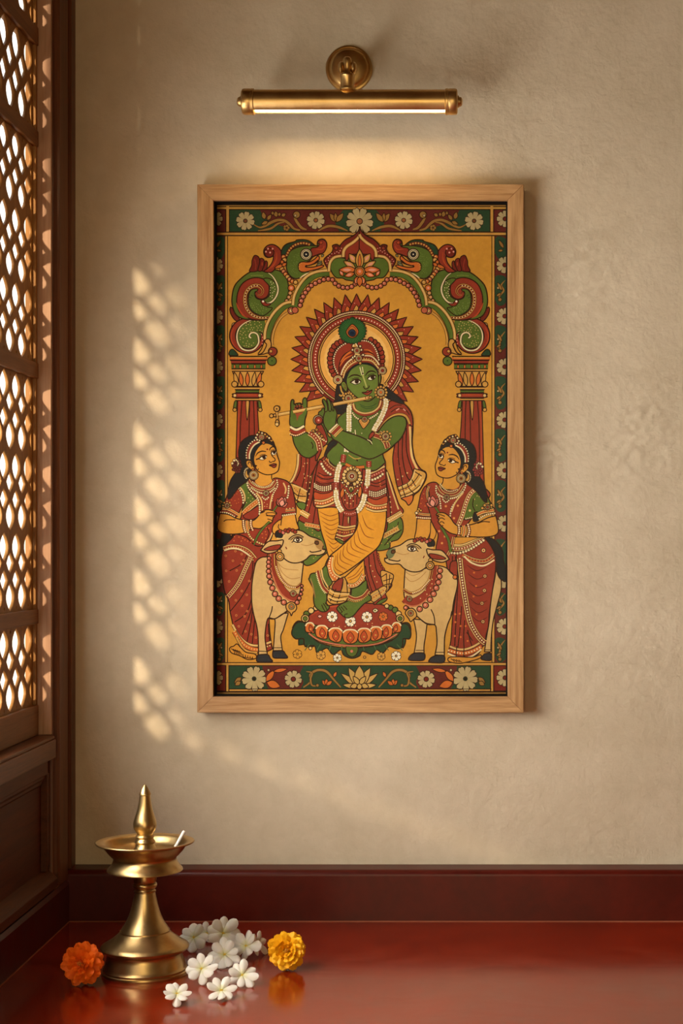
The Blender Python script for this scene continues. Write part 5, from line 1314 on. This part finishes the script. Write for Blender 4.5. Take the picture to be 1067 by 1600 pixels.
def right_cow():
    F(630, 870, 6.467)
    # hind leg seen beyond the skirt
    fill([940, 130, 970, 160, 990, 250, 985, 350, 940, 520, 910, 640, 890, 800, 885, 960, 885, 960, 820, 960, 820, 960, 840, 820, 870, 640, 880, 500, 900, 350, 925, 220], COW, 1.3)
    fill([820, 980, 820, 980, 885, 975, 890, 1040, 840, 1048, 785, 1030], HOOF, 1.2); line([820, 940, 885, 940], .9)
def right_cow_front():
    F(630, 870, 6.467)
    fill([105, 630, 105, 630, 245, 640, 245, 640, 225, 800, 210, 900, 210, 975, 210, 975, 110, 970, 110, 970, 130, 850, 130, 760], COW, 1.3)
    fill([110, 972, 110, 972, 210, 975, 210, 1040, 130, 1050, 55, 1040, 70, 1000], HOOF, 1.3); line([125, 945, 205, 945], .9)
    fill([20, 110, 20, 110, 200, 120, 330, 90, 430, 110, 480, 160, 540, 220, 545, 300, 510, 450, 490, 580, 450, 680, 420, 800, 415, 900, 415, 1000, 415, 1000, 320, 990, 320, 990, 340, 880, 335, 760, 320, 690, 240, 680, 150, 610, 60, 520, 10, 400, 10, 250], COW, 1.4)
    fill([330, 995, 330, 995, 412, 1000, 410, 1065, 330, 1072, 258, 1062, 280, 1020], HOOF, 1.3); line([325, 965, 412, 965], .9)
    line([280, 530, 310, 600, 320, 690], 1.2); line([150, 610, 230, 670, 320, 685], 1.3); line([490, 550, 480, 600], 1.2)
    for q in ([20, 200, 80, 250, 160, 220, 230, 150], [20, 150, 100, 190, 200, 140]): line(q, .8, COWD)
    line([320, 90, 310, 220, 250, 360, 150, 440, 70, 460, 10, 420], 13, INK); line([320, 90, 310, 220, 250, 360, 150, 440, 70, 460, 10, 420], 11.6, RED); line([345, 90, 335, 240, 270, 390, 170, 480, 80, 500, 10, 470], 1.8, C(190, 110, 70))
    line([290, 120, 260, 240, 180, 330, 80, 370, 0, 330], 5.4, INK); line([290, 120, 260, 240, 180, 330, 80, 370, 0, 330], 4.2, GOLD); line([292, 122, 262, 242, 182, 332, 80, 373, 0, 333], 2.2, DRED); dots([265, 235, 180, 330, 90, 370], 2.8, 1.0, CRM)
    scatter([300, 200, 310, 300, 200, 420, 120, 440, 200, 360], 6, 1, LGOLD, 5)
    for x, y, r in ((372, 140, 4.2), (365, 198, 4.2), (355, 258, 4.3), (333, 315, 4.4), (306, 375, 4.5), (270, 433, 4.5), (225, 490, 4.6), (166, 528, 4.4), (25, 515, 3.4)): disc(x, y, r, BEAD, 1.1); disc(x - 4, y - 4, r * .35, LPINK)
    gem(62, 425, 4.2, RED); fill([20, 570, 45, 530, 90, 520, 125, 550, 135, 600, 105, 630, 75, 655, 55, 625], GOLD, 1.2); gem(75, 570, 4.6, RED)
    fill([480, 60, 520, 40, 545, 60, 545, 200, 520, 225, 500, 170, 470, 140], RED, 1.1); disc(522, 205, 3.2, ORG, .9)
    cow_head(True)

def draw_painting():
    F(); rect(333, 312, 793, 1090, INK); rect(333, 340, 793, 1060, OCH)
    for m in (None, MIRROR): K_.mx = m; border_side(); border_top(); border_bottom()
    K_.mx = None
    F(430, 830, 4.104)      # lotus in the middle of the lower border
    for a, b, w in (((540, 1000), (420, 910), 9), ((540, 1000), (660, 910), 9), ((540, 1000), (470, 875), 12), ((540, 1000), (610, 875), 12), ((540, 1000), (430, 985), 8), ((540, 1000), (650, 985), 8), ((540, 985), (540, 862), 15), ((540, 985), (500, 930), 8), ((540, 985), (580, 930), 8), ((530, 985), (480, 1000), 8), ((550, 985), (600, 1000), 8), ((540, 975), (540, 1020), 8)): leaf(a, b, w, C(196, 156, 84), 1)
    F(); 
    for y in (1079.6,): rect(358, 1076, 768, 1077, INK)
    for m in (None, MIRROR): K_.mx = m; arch_half()
    K_.mx = None; crest(); halo(); cloth_back(); 
    lotus_seat(); right_cow(); right_woman(); right_cow_front(); left_woman(); left_cow()
    right_shawl(); legs(); torso(); skirt(); arms(); head(); 
    F(420, 600, 7.621)
    line([770, 245, 1210, 160], 6.0, INK, straight=True); line([770, 245, 1210, 160], 4.6, GOLD, straight=True); line([770, 241, 1210, 156], 1.4, LGOLD, straight=True)
    for x in (1150, 1180): line([x, 155, x + 6, 182], 1.0, RED)
    disc(1212, 160, 2.3, GOLD, .8)
    return K_.shapes

# ------------------------------------------------------------------ picture light
DL = 2515.0                                           # distance of the tube
S_ = DL / D
tz = EYE + (850 - 159) * S_; ty = DL - D; tx0 = (375 - 740) * S_; tx1 = (718 - 740) * S_; txc = (546 - 740) * S_ 
pl_loc = (-194.5, 0, EYE + 742)
pl = thing('picture_light', 'antique brass tube picture light mounted on the wall above the painting', 'lamp', pl_loc)
pz = EYE + 742; pxx = -194.5
g = Geo()
g.lathe([(36.5, 0), (36.5, 3), (35.5, 5), (33, 5.6), (32, 4.8), (31, 5.2), (30, 8), (26, 11), (15, 13), (12, 13.2), (0, 13.2)], 64, axis='Y')
g.v = [(x + pxx, y, z + pz) for x, y, z in g.v]
part('wall_plate', g, BRASS_LAMP, pl, pl_loc)
# arm, swivel with its two thumb knobs, collar
kx = (543 - 740) * S_; ky = ty - 5; kz = EYE + (850 - 106) * S_
g = Geo()
a0 = Vector((pxx, -10, pz)); a1 = Vector((kx, ky, kz))
g.tube([a0, a0.lerp(a1, .1), a0.lerp(a1, .12), a0.lerp(a1, .3), a0.lerp(a1, .32), a1], [12, 12, 10, 9, 7.5, 6.5], 32)
part('swivel_arm', g, BRASS_LAMP, pl, pl_loc)
def shifted(prof, axis, dx, dy, dz, n=36):
    g = Geo(); g.lathe(prof, n, axis=axis); g.v = [(x + dx, y + dy, z + dz) for x, y, z in g.v]; return g
part('swivel_knuckle', shifted([(0, 15.5), (4, 14.8), (6.6, 12), (7.4, 8), (6.8, 3), (5.8, -2), (5.4, -5), (6.4, -8), (8.6, -9.5), (9.4, -11), (9.4, -14)], 'Z', kx, ky, kz), BRASS_LAMP, pl, pl_loc)
for s in (-1, 1):
    part('swivel_knob', shifted([(0, s * 14.5), (4.6, s * 14), (8.2, s * 12), (9.4, s * 9.4), (8.6, s * 7.4), (6, s * 5.6)], 'X', kx, ky + 2, kz - 1, 32), BRASS_LAMP, pl, pl_loc)
zb = tz + 14.6 - kz; zt = -12.5
part('collar', shifted([(9.6, zt + 1), (11, zt), (11.4, zt - 1.5), (10.6, zt - 2.6), (10.6, zb + 5.5), (11.6, zb + 4.6), (12.2, zb + 3), (11.6, zb + 1), (10, zb)], 'Z', kx, ky, kz, 48), BRASS_LAMP, pl, pl_loc)
# shade: a tube open along its lower side
R = 18.2
def arc_shell(a0, a1, r0, r1, x0, x1, n=48):
    g = Geo(); v = []; f = []
    for i in range(n + 1):
        a = a0 + (a1 - a0) * i / n
        for r in (r0, r1):
            for x in (x0, x1):
                v.append((x, ty + r * math.cos(a), tz + r * math.sin(a)))
    for i in range(n):
        b = i * 4; c = b + 4
        f += [(b, b + 1, c + 1, c), (b + 2, c + 2, c + 3, b + 3), (b, c, c + 2, b + 2), (b + 1, b + 3, c + 3, c + 1)]
    f += [(0, 2, 3, 1), (n * 4, n * 4 + 1, n * 4 + 3, n * 4 + 2)]
    g.add(v, f, True); return g
SLOT0, SLOT1 = math.radians(-124), math.radians(-57)   # gap looks down and a little forward
g = arc_shell(SLOT1, SLOT0 + 2 * PI, R, R - 1.6, tx0 + 18, tx1 - 18)
part('shade_tube', g, BRASS_LAMP, pl, pl_loc)
for s, xx in ((1, tx0), (-1, tx1)):
    g = Geo()
    pr = [(0, 3), (16, 3), (18.4, 4), (19.4, 6), (19.6, 15), (19.2, 16), (19.2, 17), (19.8, 17.5), (19.8, 21), (18.4, 22), (0, 22)]
    g.lathe([(r, s * z) for r, z in pr], 56, axis='X')
    g.v = [(x + xx, y + ty, z + tz) for x, y, z in g.v]
    cap = part('end_cap', g, BRASS_LAMP, pl, pl_loc)
    g = Geo()
    pr = [(0, -4.5), (4, -4.2), (6.6, -2.6), (7.4, -.4), (7.4, .6), (9, 1), (9.4, 3.2)]
    g.lathe([(r, s * z) for r, z in pr], 36, axis='X')
    g.v = [(x + xx, y + ty, z + tz) for x, y, z in g.v]
    part('cap_screw', g, BRASS_LAMP, cap, pl_loc)
LED, nt, p = new_mat('warm_led_diffuser')
p.inputs['Base Color'].default_value = srgb(255, 240, 214)
p.inputs['Emission Color'].default_value = (1.0, .70, .38, 1)
p.inputs['Emission Strength'].default_value = LED_STRENGTH
g = Geo(); g.box(tx0 + 21, tx1 - 21, ty - 13.4, ty + 13.0, tz - 10.6, tz - 8.6)
part('light_diffuser', g, LED, pl, pl_loc, label='glowing warm white diffuser strip')

# ------------------------------------------------------------------ framed painting
DF = 2566.0; SF = DF / D
fx0, fx1 = (308 - 740) * SF, (818 - 740) * SF
fz1, fz0 = EYE + (850 - 288) * SF, EYE + (850 - 1113.5) * SF
RW = 25.0 * SF
fy0, fy1 = DF - D, -1.0
fr_loc = ((fx0 + fx1) / 2, 0, fz0)
fr = thing('framed_painting', 'oak framed painting of a green flute player with two women and two white cows', 'painting', fr_loc)
def rail_geo(a, b, c, d):
    """mitred rail; a-b is the outer edge, c-d the inner one (x,z)"""
    g = Geo()
    v = [(x, y, z) for y in (fy0, fy1) for (x, z) in (a, b, c, d)]
    g.add(v, [(0, 1, 2, 3), (7, 6, 5, 4), (0, 4, 5, 1), (1, 5, 6, 2), (2, 6, 7, 3), (3, 7, 4, 0)])
    return g
e = .15
ox = [(fx0, fz1), (fx1, fz1), (fx1, fz0), (fx0, fz0)]
ix = [(fx0 + RW, fz1 - RW), (fx1 - RW, fz1 - RW), (fx1 - RW, fz0 + RW), (fx0 + RW, fz0 + RW)]
for i in range(4):
    j = (i + 1) % 4
    part('frame_rail', rail_geo(ox[i], ox[j], ix[j], ix[i]), OAK_H if i % 2 == 0 else OAK_V, fr, fr_loc, .8, 2)
# black rebate liner and backing board
g = Geo()
li = 2.2
x0, x1, z0, z1 = ix[0][0], ix[1][0], ix[2][1], ix[0][1]
yb = fy0 + 8
g.box(x0, x0 + li, yb, -4, z0, z1); g.box(x1 - li, x1, yb, -4, z0, z1)
g.box(x0 + li, x1 - li, yb, -4, z1 - li, z1); g.box(x0 + li, x1 - li, yb, -4, z0, z0 + li)
part('rebate_liner', g, BLACK, fr, fr_loc, label='black liner inside the frame')
g = Geo(); g.box(x0 + .2, x1 - .2, -6, -1.2, z0 + .2, z1 - .2); part('backing_board', g, BLACK, fr, fr_loc)
# glazing
GLASS, nt, p = new_mat('picture_glass')
nt.nodes.remove(p)
tr = nt.nodes.new('ShaderNodeBsdfTransparent'); gl = nt.nodes.new('ShaderNodeBsdfGlossy'); mx = nt.nodes.new('ShaderNodeMixShader')
fz = nt.nodes.new('ShaderNodeFresnel'); fz.inputs['IOR'].default_value = 1.08
tr.inputs['Color'].default_value = (.97, .97, .96, 1); gl.inputs['Roughness'].default_value = .12
nt.links.new(fz.outputs[0], mx.inputs[0]); nt.links.new(tr.outputs[0], mx.inputs[1]); nt.links.new(gl.outputs[0], mx.inputs[2])
nt.links.new(mx.outputs[0], nt.nodes['Material Output'].inputs[0])
g = Geo(); g.box(x0 + li, x1 - li, yb + 9, yb + 10.5, z0 + li, z1 - li); part('glass_pane', g, GLASS, fr, fr_loc)

# the painting itself: flat pigment shapes, drawn in the photo's own pixel frame
PAINT, nt, p = new_mat('mural_pigment')
at_ = nt.nodes.new('ShaderNodeVertexColor'); at_.layer_name = 'pigment'
v = coords(nt)
n1 = noise(nt, v, 14, 6, .65, .5); n2 = noise(nt, v, 160, 3, .6)
mixn = math_n(nt, 'ADD', math_n(nt, 'MULTIPLY', n1, .65), math_n(nt, 'MULTIPLY', n2, .35))
r = ramp(nt, [(.3, (.76, .74, .72, 1)), (.7, (1.1, 1.1, 1.1, 1))])
nt.links.new(mixn, r.inputs[0])
mm = nt.nodes.new('ShaderNodeMix'); mm.data_type = 'RGBA'; mm.blend_type = 'MULTIPLY'; mm.inputs[0].default_value = 1
nt.links.new(at_.outputs['Color'], mm.inputs[6]); nt.links.new(r.outputs[0], mm.inputs[7])
nt.links.new(mm.outputs[2], p.inputs['Base Color'])
p.inputs['Roughness'].default_value = .75; p.inputs['Specular IOR Level'].default_value = .15

DP = D - 9.0; SP = DP / D
def paint_mesh(shapes):
    verts = []; faces = []; cols = []
    for pts, lev, c in shapes:
        b = len(verts)
        y = (DP - D) - lev * .006
        for (x, yy) in pts: verts.append((((x - 740) * SP - fr_loc[0]) * MM, (y - fr_loc[1]) * MM, (EYE + (850 - yy) * SP - fr_loc[2]) * MM))
        faces.append(tuple(range(b, b + len(pts)))); cols.append(c)
    me = bpy.data.meshes.new('painting'); me.from_pydata(verts, [], faces)
    ca = me.color_attributes.new('pigment', 'FLOAT_COLOR', 'CORNER')
    flat = []
    for fc, c in zip(faces, cols): flat += list(c) * len(fc)
    ca.data.foreach_set('color', flat)
    me.materials.append(PAINT); return me
link('painting', paint_mesh(draw_painting()), fr)

# ------------------------------------------------------------------ brass oil lamp
dl = 2254.0
def lz(py): return EYE - (py - 850) * dl / D
def lr(r): return r * dl / D
lx = (226.5 - 740) * dl / D; ly = dl - D
ol_loc = (lx, ly, 0)
ol = thing('oil_lamp', 'tall brass oil lamp with a wide bowl standing on the red floor', 'oil lamp', ol_loc)
def lamp_part(name, prof, n=96):
    g = Geo(); g.lathe(prof, n); g.v = [(x + lx, y + ly, z) for x, y, z in g.v]
    return part(name, g, BRASS, ol, ol_loc)
def P(*a): return [(lr(r), lz(y)) for r, y in a]
base = [(0, 0), (lr(66.5), 0), (lr(67), 2), (lr(66.5), 4), (lr(64.5), 5), (lr(65), 7.5), (lr(63.5), 9)] + \
    P((62.5, 1507), (60.5, 1500), (58.5, 1494), (57.5, 1490), (58.5, 1487), (63, 1484.5), (67.5, 1481.5), (68.4, 1478.5), (67, 1476), (62, 1473), (57, 1470),
      (52, 1466.5), (46, 1462), (41, 1457.5), (39, 1456), (38.5, 1455), (38.6, 1453.2))
lamp_part('base', base)
lamp_part('stem', P((38.2, 1453.4), (35.5, 1449), (32, 1444), (28.5, 1438), (25.4, 1431), (22.6, 1423), (20.2, 1414), (18.2, 1405), (16.6, 1398), (15.8, 1394), (17, 1393),
                    (17, 1391.5), (15.4, 1390), (15.2, 1389), (16.8, 1387), (18.4, 1385), (18.8, 1382.6), (18, 1380), (16.4, 1378.6), (17.2, 1377), (17.8, 1374), (17.8, 1366), (17, 1358)))
bowl = P((0, 1352), (17, 1354), (30, 1356), (50, 1359.5), (57, 1360.5), (58.6, 1359.3), (58.2, 1357.4), (54.5, 1353), (51.5, 1349), (49.2, 1344), (48.4, 1341), (49.2, 1339), (53, 1335.5),
         (58, 1330), (62, 1324.5), (65, 1320.5), (68, 1318.6), (74, 1317.2), (76, 1316.4), (76.4, 1315.2), (75.4, 1314.2), (70, 1314.8), (66, 1315.6), (63.4, 1317), (61, 1320), (58, 1324.4), (54, 1328.2),
         (48, 1330.6), (38, 1331.6), (20, 1331.8), (0, 1331.8))
lamp_part('bowl', bowl)
lamp_part('finial', P((21, 1332), (20.4, 1329.8), (18.6, 1327.6), (16.4, 1324), (15, 1320.4), (14, 1318), (15.4, 1317), (16, 1315), (15.2, 1313), (13.4, 1311.4), (12.8, 1310), (13.4, 1308.4),
                      (14.6, 1307), (13.6, 1305.4), (12, 1304), (12.2, 1302), (14.4, 1299), (17, 1295), (18.2, 1290.6), (18.2, 1286), (17, 1281), (15, 1275), (13, 1269), (11.2, 1262), (9.9, 1255), (9, 1248),
                      (8.6, 1244), (8.4, 1242.6), (9.4, 1241.6), (9.4, 1240.4), (7.2, 1236), (4.4, 1230.6), (2, 1227), (0, 1225.4)), 64)
# wick resting in the bowl against its rim
w0 = Vector((lx + lr(46), ly - 16, lz(1331) + 1.6)); w1 = Vector((lx + lr(64), ly - 12, lz(1296)))
g = Geo(); g.tube([w0, w0.lerp(w1, .3), w0.lerp(w1, .6), w0.lerp(w1, .95), w1], [2.0, 2.2, 2.2, 2.3, 1.6], 14)
wk = link('cotton_wick', g.mesh('cotton_wick', COTTON, w0)); wk.location = w0 * MM
wk['label'] = 'white cotton wick leaning out of the brass lamp bowl'; wk['category'] = 'wick'

# ------------------------------------------------------------------ flowers
def petal_mesh(name, mat, L, W, cup, curl, thick, nu=9, nv=7, tip=.0, wav=0.0, seed=0, notch=0.0):
    """a thin solid petal from the base (x=0) to the tip (x=L)"""
    rnd = random.Random(seed)
    ph = rnd.uniform(0, 6)
    top = []; bot = []
    for i in range(nu + 1):
        t = i / nu
        w = W / 2 * ((.36 + .64 * (t / .62) ** .8) if t < .62 else math.sqrt(max(0, 1 - ((t - .62) / .395) ** 2.0)))
        w = max(w, W * .12)
        for j in range(nv + 1):
            s = j / nv * 2 - 1
            x = L * t - notch * L * (1 - abs(s)) * max(0, t - .8) * 5 * .2
            y = w * s
            z = cup * (s * s) * w / W * 2 + curl * t * t + wav * math.sin(s * 5 + ph) * t * t
            th = thick * (1 - s * s * .85) * (.35 + .65 * math.sin(PI * (t * .8 + .15)))
            top.append((x, y, z + th / 2)); bot.append((x, y, z - th / 2))
    g = Geo(); N = nv + 1; f = []
    nb = len(top)
    for i in range(nu):
        for j in range(nv):
            a, b, c, d = i * N + j, i * N + j + 1, (i + 1) * N + j + 1, (i + 1) * N + j
            f += [(a, d, c, b), (nb + a, nb + b, nb + c, nb + d)]
    for i in range(nu):
        a, d = i * N, (i + 1) * N; f.append((a, nb + a, nb + d, d))
        a, d = i * N + nv, (i + 1) * N + nv; f.append((a, d, nb + d, nb + a))
    for j in range(nv):
        f.append((j, j + 1, nb + j + 1, nb + j)); k = nu * N + j; f.append((k, nb + k, nb + k + 1, k + 1))
    g.add(top + bot, f, True)
    me = g.mesh(name, mat)
    return me

def petal_mat(name, c_base, c_tip, L, sss=.25, trans=.0, rough=.55, streak=.0):
    m, nt, p = new_mat(name)
    tc = nt.nodes.new('ShaderNodeTexCoord'); sx = nt.nodes.new('ShaderNodeSeparateXYZ')
    nt.links.new(tc.outputs['Object'], sx.inputs[0])
    r = ramp(nt, [(.0, c_base), (.42, c_tip), (1, c_tip)])
    nt.links.new(math_n(nt, 'DIVIDE', sx.outputs[0], L * MM), r.inputs[0])
    nt.links.new(r.outputs[0], p.inputs['Base Color'])
    v = coords(nt, (.2, 1, 1)); n = noise(nt, v, 900, 2)
    nt.links.new(bump(nt, n, .25, .0005), p.inputs['Normal'])
    p.inputs['Roughness'].default_value = rough; p.inputs['Specular IOR Level'].default_value = .25
    p.inputs['Subsurface Weight'].default_value = sss
    p.inputs['Subsurface Radius'].default_value = (.003, .0025, .0018)
    return m

JW = petal_mat('jasmine_petal_white', srgb(206, 204, 140), srgb(228, 224, 210), 21, .12)
JC = plain_mat('jasmine_center_yellow', srgb(214, 178, 44), .6)
JG = plain_mat('green_stalk', srgb(104, 112, 52), .6)
jp = [petal_mesh('petal', JW, 22, 13.4 + .6 * k, -1.6 + .4 * k, 1.6 - 2.4 * k, 5.0, seed=k, notch=.0) for k in range(3)]
def bead_mesh(name, mat, spots, r):
    bm = bmesh.new()
    for (x, y, z, k) in spots:
        bmesh.ops.create_icosphere(bm, subdivisions=1, radius=r * k * MM, matrix=Matrix.Translation(Vector((x, y, z)) * MM))
    me = bpy.data.meshes.new(name); bm.to_mesh(me); bm.free()
    for p_ in me.polygons: p_.use_smooth = True
    me.materials.append(mat); return me
jc = bead_mesh('flower_center', JC, [(0, 0, 1.6, 1.15)] + [(2.1 * math.cos(a), 2.1 * math.sin(a), 1.2, .8) for a in [k * PI / 3 for k in range(6)]], 1.5)
g = Geo(); g.tube([(0, 0, -.5), (0, 0, -6), (1, 0, -13), (2.5, 0, -20)], [3, 1.9, 1.6, 1.4], 10)
js = g.mesh('stalk', JG)

def lowest(root):
    bpy.context.view_layer.update()
    z = 1e9
    for ch in root.children_recursive:
        if ch.type == 'MESH':
            M = ch.matrix_world
            z = min(z, min((M @ v.co).z for v in ch.data.vertices))
    return z
def aim(az, el, roll):
    """rotation that turns +Z (flower axis) to azimuth az (0 = towards the camera, + = to the right) and elevation el"""
    d = Vector((math.sin(az) * math.cos(el), -math.cos(az) * math.cos(el), math.sin(el)))
    return (d.to_track_quat('Z', 'Y') @ Euler((0, 0, roll)).to_quaternion())

def jasmine(px, py, d, rad, az, el, roll, n, label, seed, stalk=False, rest=True, open_=0.0):
    rnd = random.Random(seed)
    c = at(px, py, d)
    t = thing('jasmine_flower', label, 'flower', c, 'white jasmine flowers beside the brass lamp')
    k = rad * d / D / 22.0
    t.scale = (k, k, k)
    t.rotation_mode = 'QUATERNION'; t.rotation_quaternion = aim(math.radians(az), math.radians(el), math.radians(roll))
    for i in range(n):
        a = 2 * PI * i / n + rnd.uniform(-.13, .13)
        o = link('petal', jp[rnd.randrange(3)], t)
        up = math.radians(rnd.uniform(2, 20) + open_ + (9 if i % 2 else -2))
        o.rotation_euler = Euler((rnd.uniform(-.3, .3), -up, a), 'XYZ')
        o.location = Vector((math.cos(a) * 1.6, math.sin(a) * 1.6, -.3 + .9 * (i % 2))) * MM
        s = rnd.uniform(.88, 1.06); o.scale = (s, s * rnd.uniform(.9, 1.12), s)
    link('flower_center', jc, t, 'yellow center')
    if stalk: link('stalk', js, t, 'green stalk')
    if rest:
        t.location.z -= lowest(t) - .0003
    return t
jasmine(303.5, 1462, 2374, 23, -12, 28, 10, 8, 'white jasmine flower touching the right side of the brass lamp base', 1)
jasmine(323, 1454, 2428, 17.5, 10, 30, 40, 7, 'small white jasmine flower half hidden at the back of the pile', 2, rest=True)
jasmine(348.5, 1455, 2402, 26, 8, 22, 0, 9, 'large white jasmine flower at the back of the pile, nearest the wall', 3)
jasmine(350.5, 1492, 2290, 24.5, 0, 34, 20, 9, 'white jasmine flower in the middle of the pile, petals all around it', 4)
jasmine(385, 1483, 2328, 24.5, -28, 30, 5, 8, 'white jasmine flower turned left at the right side of the pile', 5)
jasmine(402, 1488, 2352, 20, 62, 16, 0, 6, 'white jasmine flower facing away right with a green stalk toward the yellow marigold', 6, stalk=True)
jasmine(315, 1515, 2200, 25, -6, 38, 12, 8, 'white jasmine flower in front of the right edge of the lamp base', 7)
jasmine(378.5, 1520, 2190, 24, 10, 38, 30, 8, 'white jasmine flower at the front right of the pile', 8)
jasmine(345.5, 1540, 2128, 23.5, 4, 46, 15, 7, 'white jasmine flower at the front of the pile, below the middle one', 9)
jasmine(276, 1556, 2100, 22.5, 12, 56, 0, 8, 'single white jasmine flower lying apart in front of the lamp', 10)

def marigold(px, py, d, rad, az, el, roll, label, c_in, c_out, c_mid, seed):
    rnd = random.Random(seed)
    m = petal_mat('marigold_petal_' + str(seed), c_in, c_out, 19, .2)
    mc = plain_mat('marigold_floret_' + str(seed), c_mid, .6)
    pm = [petal_mesh('petal', m, 19, 12.5, -1.7, 2.2 - 2.6 * k, 1.2, nu=7, nv=7, wav=.55, seed=seed * 7 + k, notch=.12) for k in range(3)]
    c = at(px, py, d)
    t = thing('marigold_flower', label, 'flower', c, 'marigold flowers beside the brass lamp')
    k = rad * d / D / 27.0
    t.scale = (k, k, k)
    t.rotation_mode = 'QUATERNION'; t.rotation_quaternion = aim(math.radians(az), math.radians(el), math.radians(roll))
    # whorls: (count, elevation of the petal above the flower plane, base radius, base height, length)
    for n, e, r0, h0, s in ((11, -50, 5, -8, 1.0), (12, -26, 7, -6, 1.08), (13, -4, 7.5, -3, 1.06), (12, 15, 7, 0, 1.0), (11, 32, 6, 2.4, .92), (10, 49, 4.6, 4, .8), (8, 63, 3.2, 5.5, .64), (5, 76, 1.8, 6.5, .48)):
        o0 = rnd.uniform(0, 1)
        for i in range(n):
            a = 2 * PI * (i + o0) / n + rnd.uniform(-.1, .1)
            o = link('petal', pm[rnd.randrange(3)], t)
            o.rotation_euler = Euler((rnd.uniform(-.25, .25), -math.radians(e + rnd.uniform(-7, 7)), a), 'XYZ')
            o.location = Vector((math.cos(a) * r0, math.sin(a) * r0, h0)) * MM
            q = s * rnd.uniform(.92, 1.08); o.scale = (q, q * rnd.uniform(.92, 1.1), q)
    spots = [(3.2 * math.sqrt(i / 14) * math.cos(i * 2.4), 3.2 * math.sqrt(i / 14) * math.sin(i * 2.4), 13.5 - i * .18, 1) for i in range(14)]
    link('flower_center', bead_mesh('flower_center', mc, spots, 1.0), t)
    gg = Geo(); gg.tube([(0, 0, 6), (0, 0, -6), (0, 0, -12), (0, 0, -16)], [5, 6.5, 6, 3], 14)
    link('calyx', gg.mesh('calyx', JG), t)
    t.location.z -= lowest(t) - .0003
    return t
marigold(127.5, 1519, 2188, 32.5, -4, 16, 0, 'orange marigold flower on the floor left of the brass lamp', srgb(206, 66, 4), srgb(250, 116, 18), srgb(226, 130, 44), 1)
marigold(447.5, 1497, 2264, 30, 2, 14, 20, 'yellow marigold flower on the floor right of the jasmine pile', srgb(216, 136, 8), srgb(248, 186, 22), srgb(206, 140, 30), 2)

# ------------------------------------------------------------------ light
w = bpy.data.worlds.new('sky'); sc.world = w; w.use_nodes = True
nt = w.node_tree; bg = nt.nodes['Background']
tc = nt.nodes.new('ShaderNodeTexCoord'); sx = nt.nodes.new('ShaderNodeSeparateXYZ')
nt.links.new(tc.outputs['Generated'], sx.inputs[0])
r = ramp(nt, [(0, (.95, .76, .52, 1)), (.46, (1.0, .86, .66, 1)), (.56, (1.0, .93, .80, 1)), (1, (.9, .9, .9, 1))])
nt.links.new(math_n(nt, 'MULTIPLY_ADD', sx.outputs[2], .5), r.inputs[0])
nt.nodes[-1].inputs[2].default_value = .5
nt.links.new(r.outputs[0], bg.inputs[0]); bg.inputs[1].default_value = SKY

def area(name, loc, size, rot, power, color, portal=False, spread=None):
    l = bpy.data.lights.new(name, 'AREA'); l.shape = 'RECTANGLE'; l.size, l.size_y = size
    l.energy = power; l.color = color
    if portal: l.cycles.is_portal = True
    if spread: l.spread = spread
    o = bpy.data.objects.new(name, l); COL.objects.link(o); o.location = Vector(loc) * MM; o.rotation_euler = rot
    return o
# sky seen through the lattice
area('window_sky_portal', (XL - 110, (WY0 + WY1) / 2, (295 + WZ1) / 2), (1.8, 1.42), (0, -PI / 2, 0), 1, (1, 1, 1), True)
area('front_fill_lamp', (-250, -3780, 640), (1.3, 1.1), (PI / 2, 0, 0), FRONT_FILL, (1.0, .80, .46))  # warm fill added behind the camera, no window is built there

area('daylight_outside_lattice', (XL - 68, -890, 570), (.56, 1.02), (0, -PI / 2, 0), WIN1, (1.0, .97, .92))
s = bpy.data.lights.new('sun', 'SUN'); s.energy = SUN; s.angle = math.radians(4.3); s.color = (1.0, .80, .55)
so = bpy.data.objects.new('sun', s); COL.objects.link(so)
so.rotation_euler = Vector(SUNDIR).to_track_quat('-Z', 'Y').to_euler()

sc.view_settings.view_transform = 'Standard'; sc.view_settings.look = 'None'
sc.view_settings.gamma = 1; sc.view_settings.exposure = EXPO; sc.view_settings.use_curve_mapping = False

sc.cycles.caustics_reflective = False
sc.cycles.caustics_refractive = False
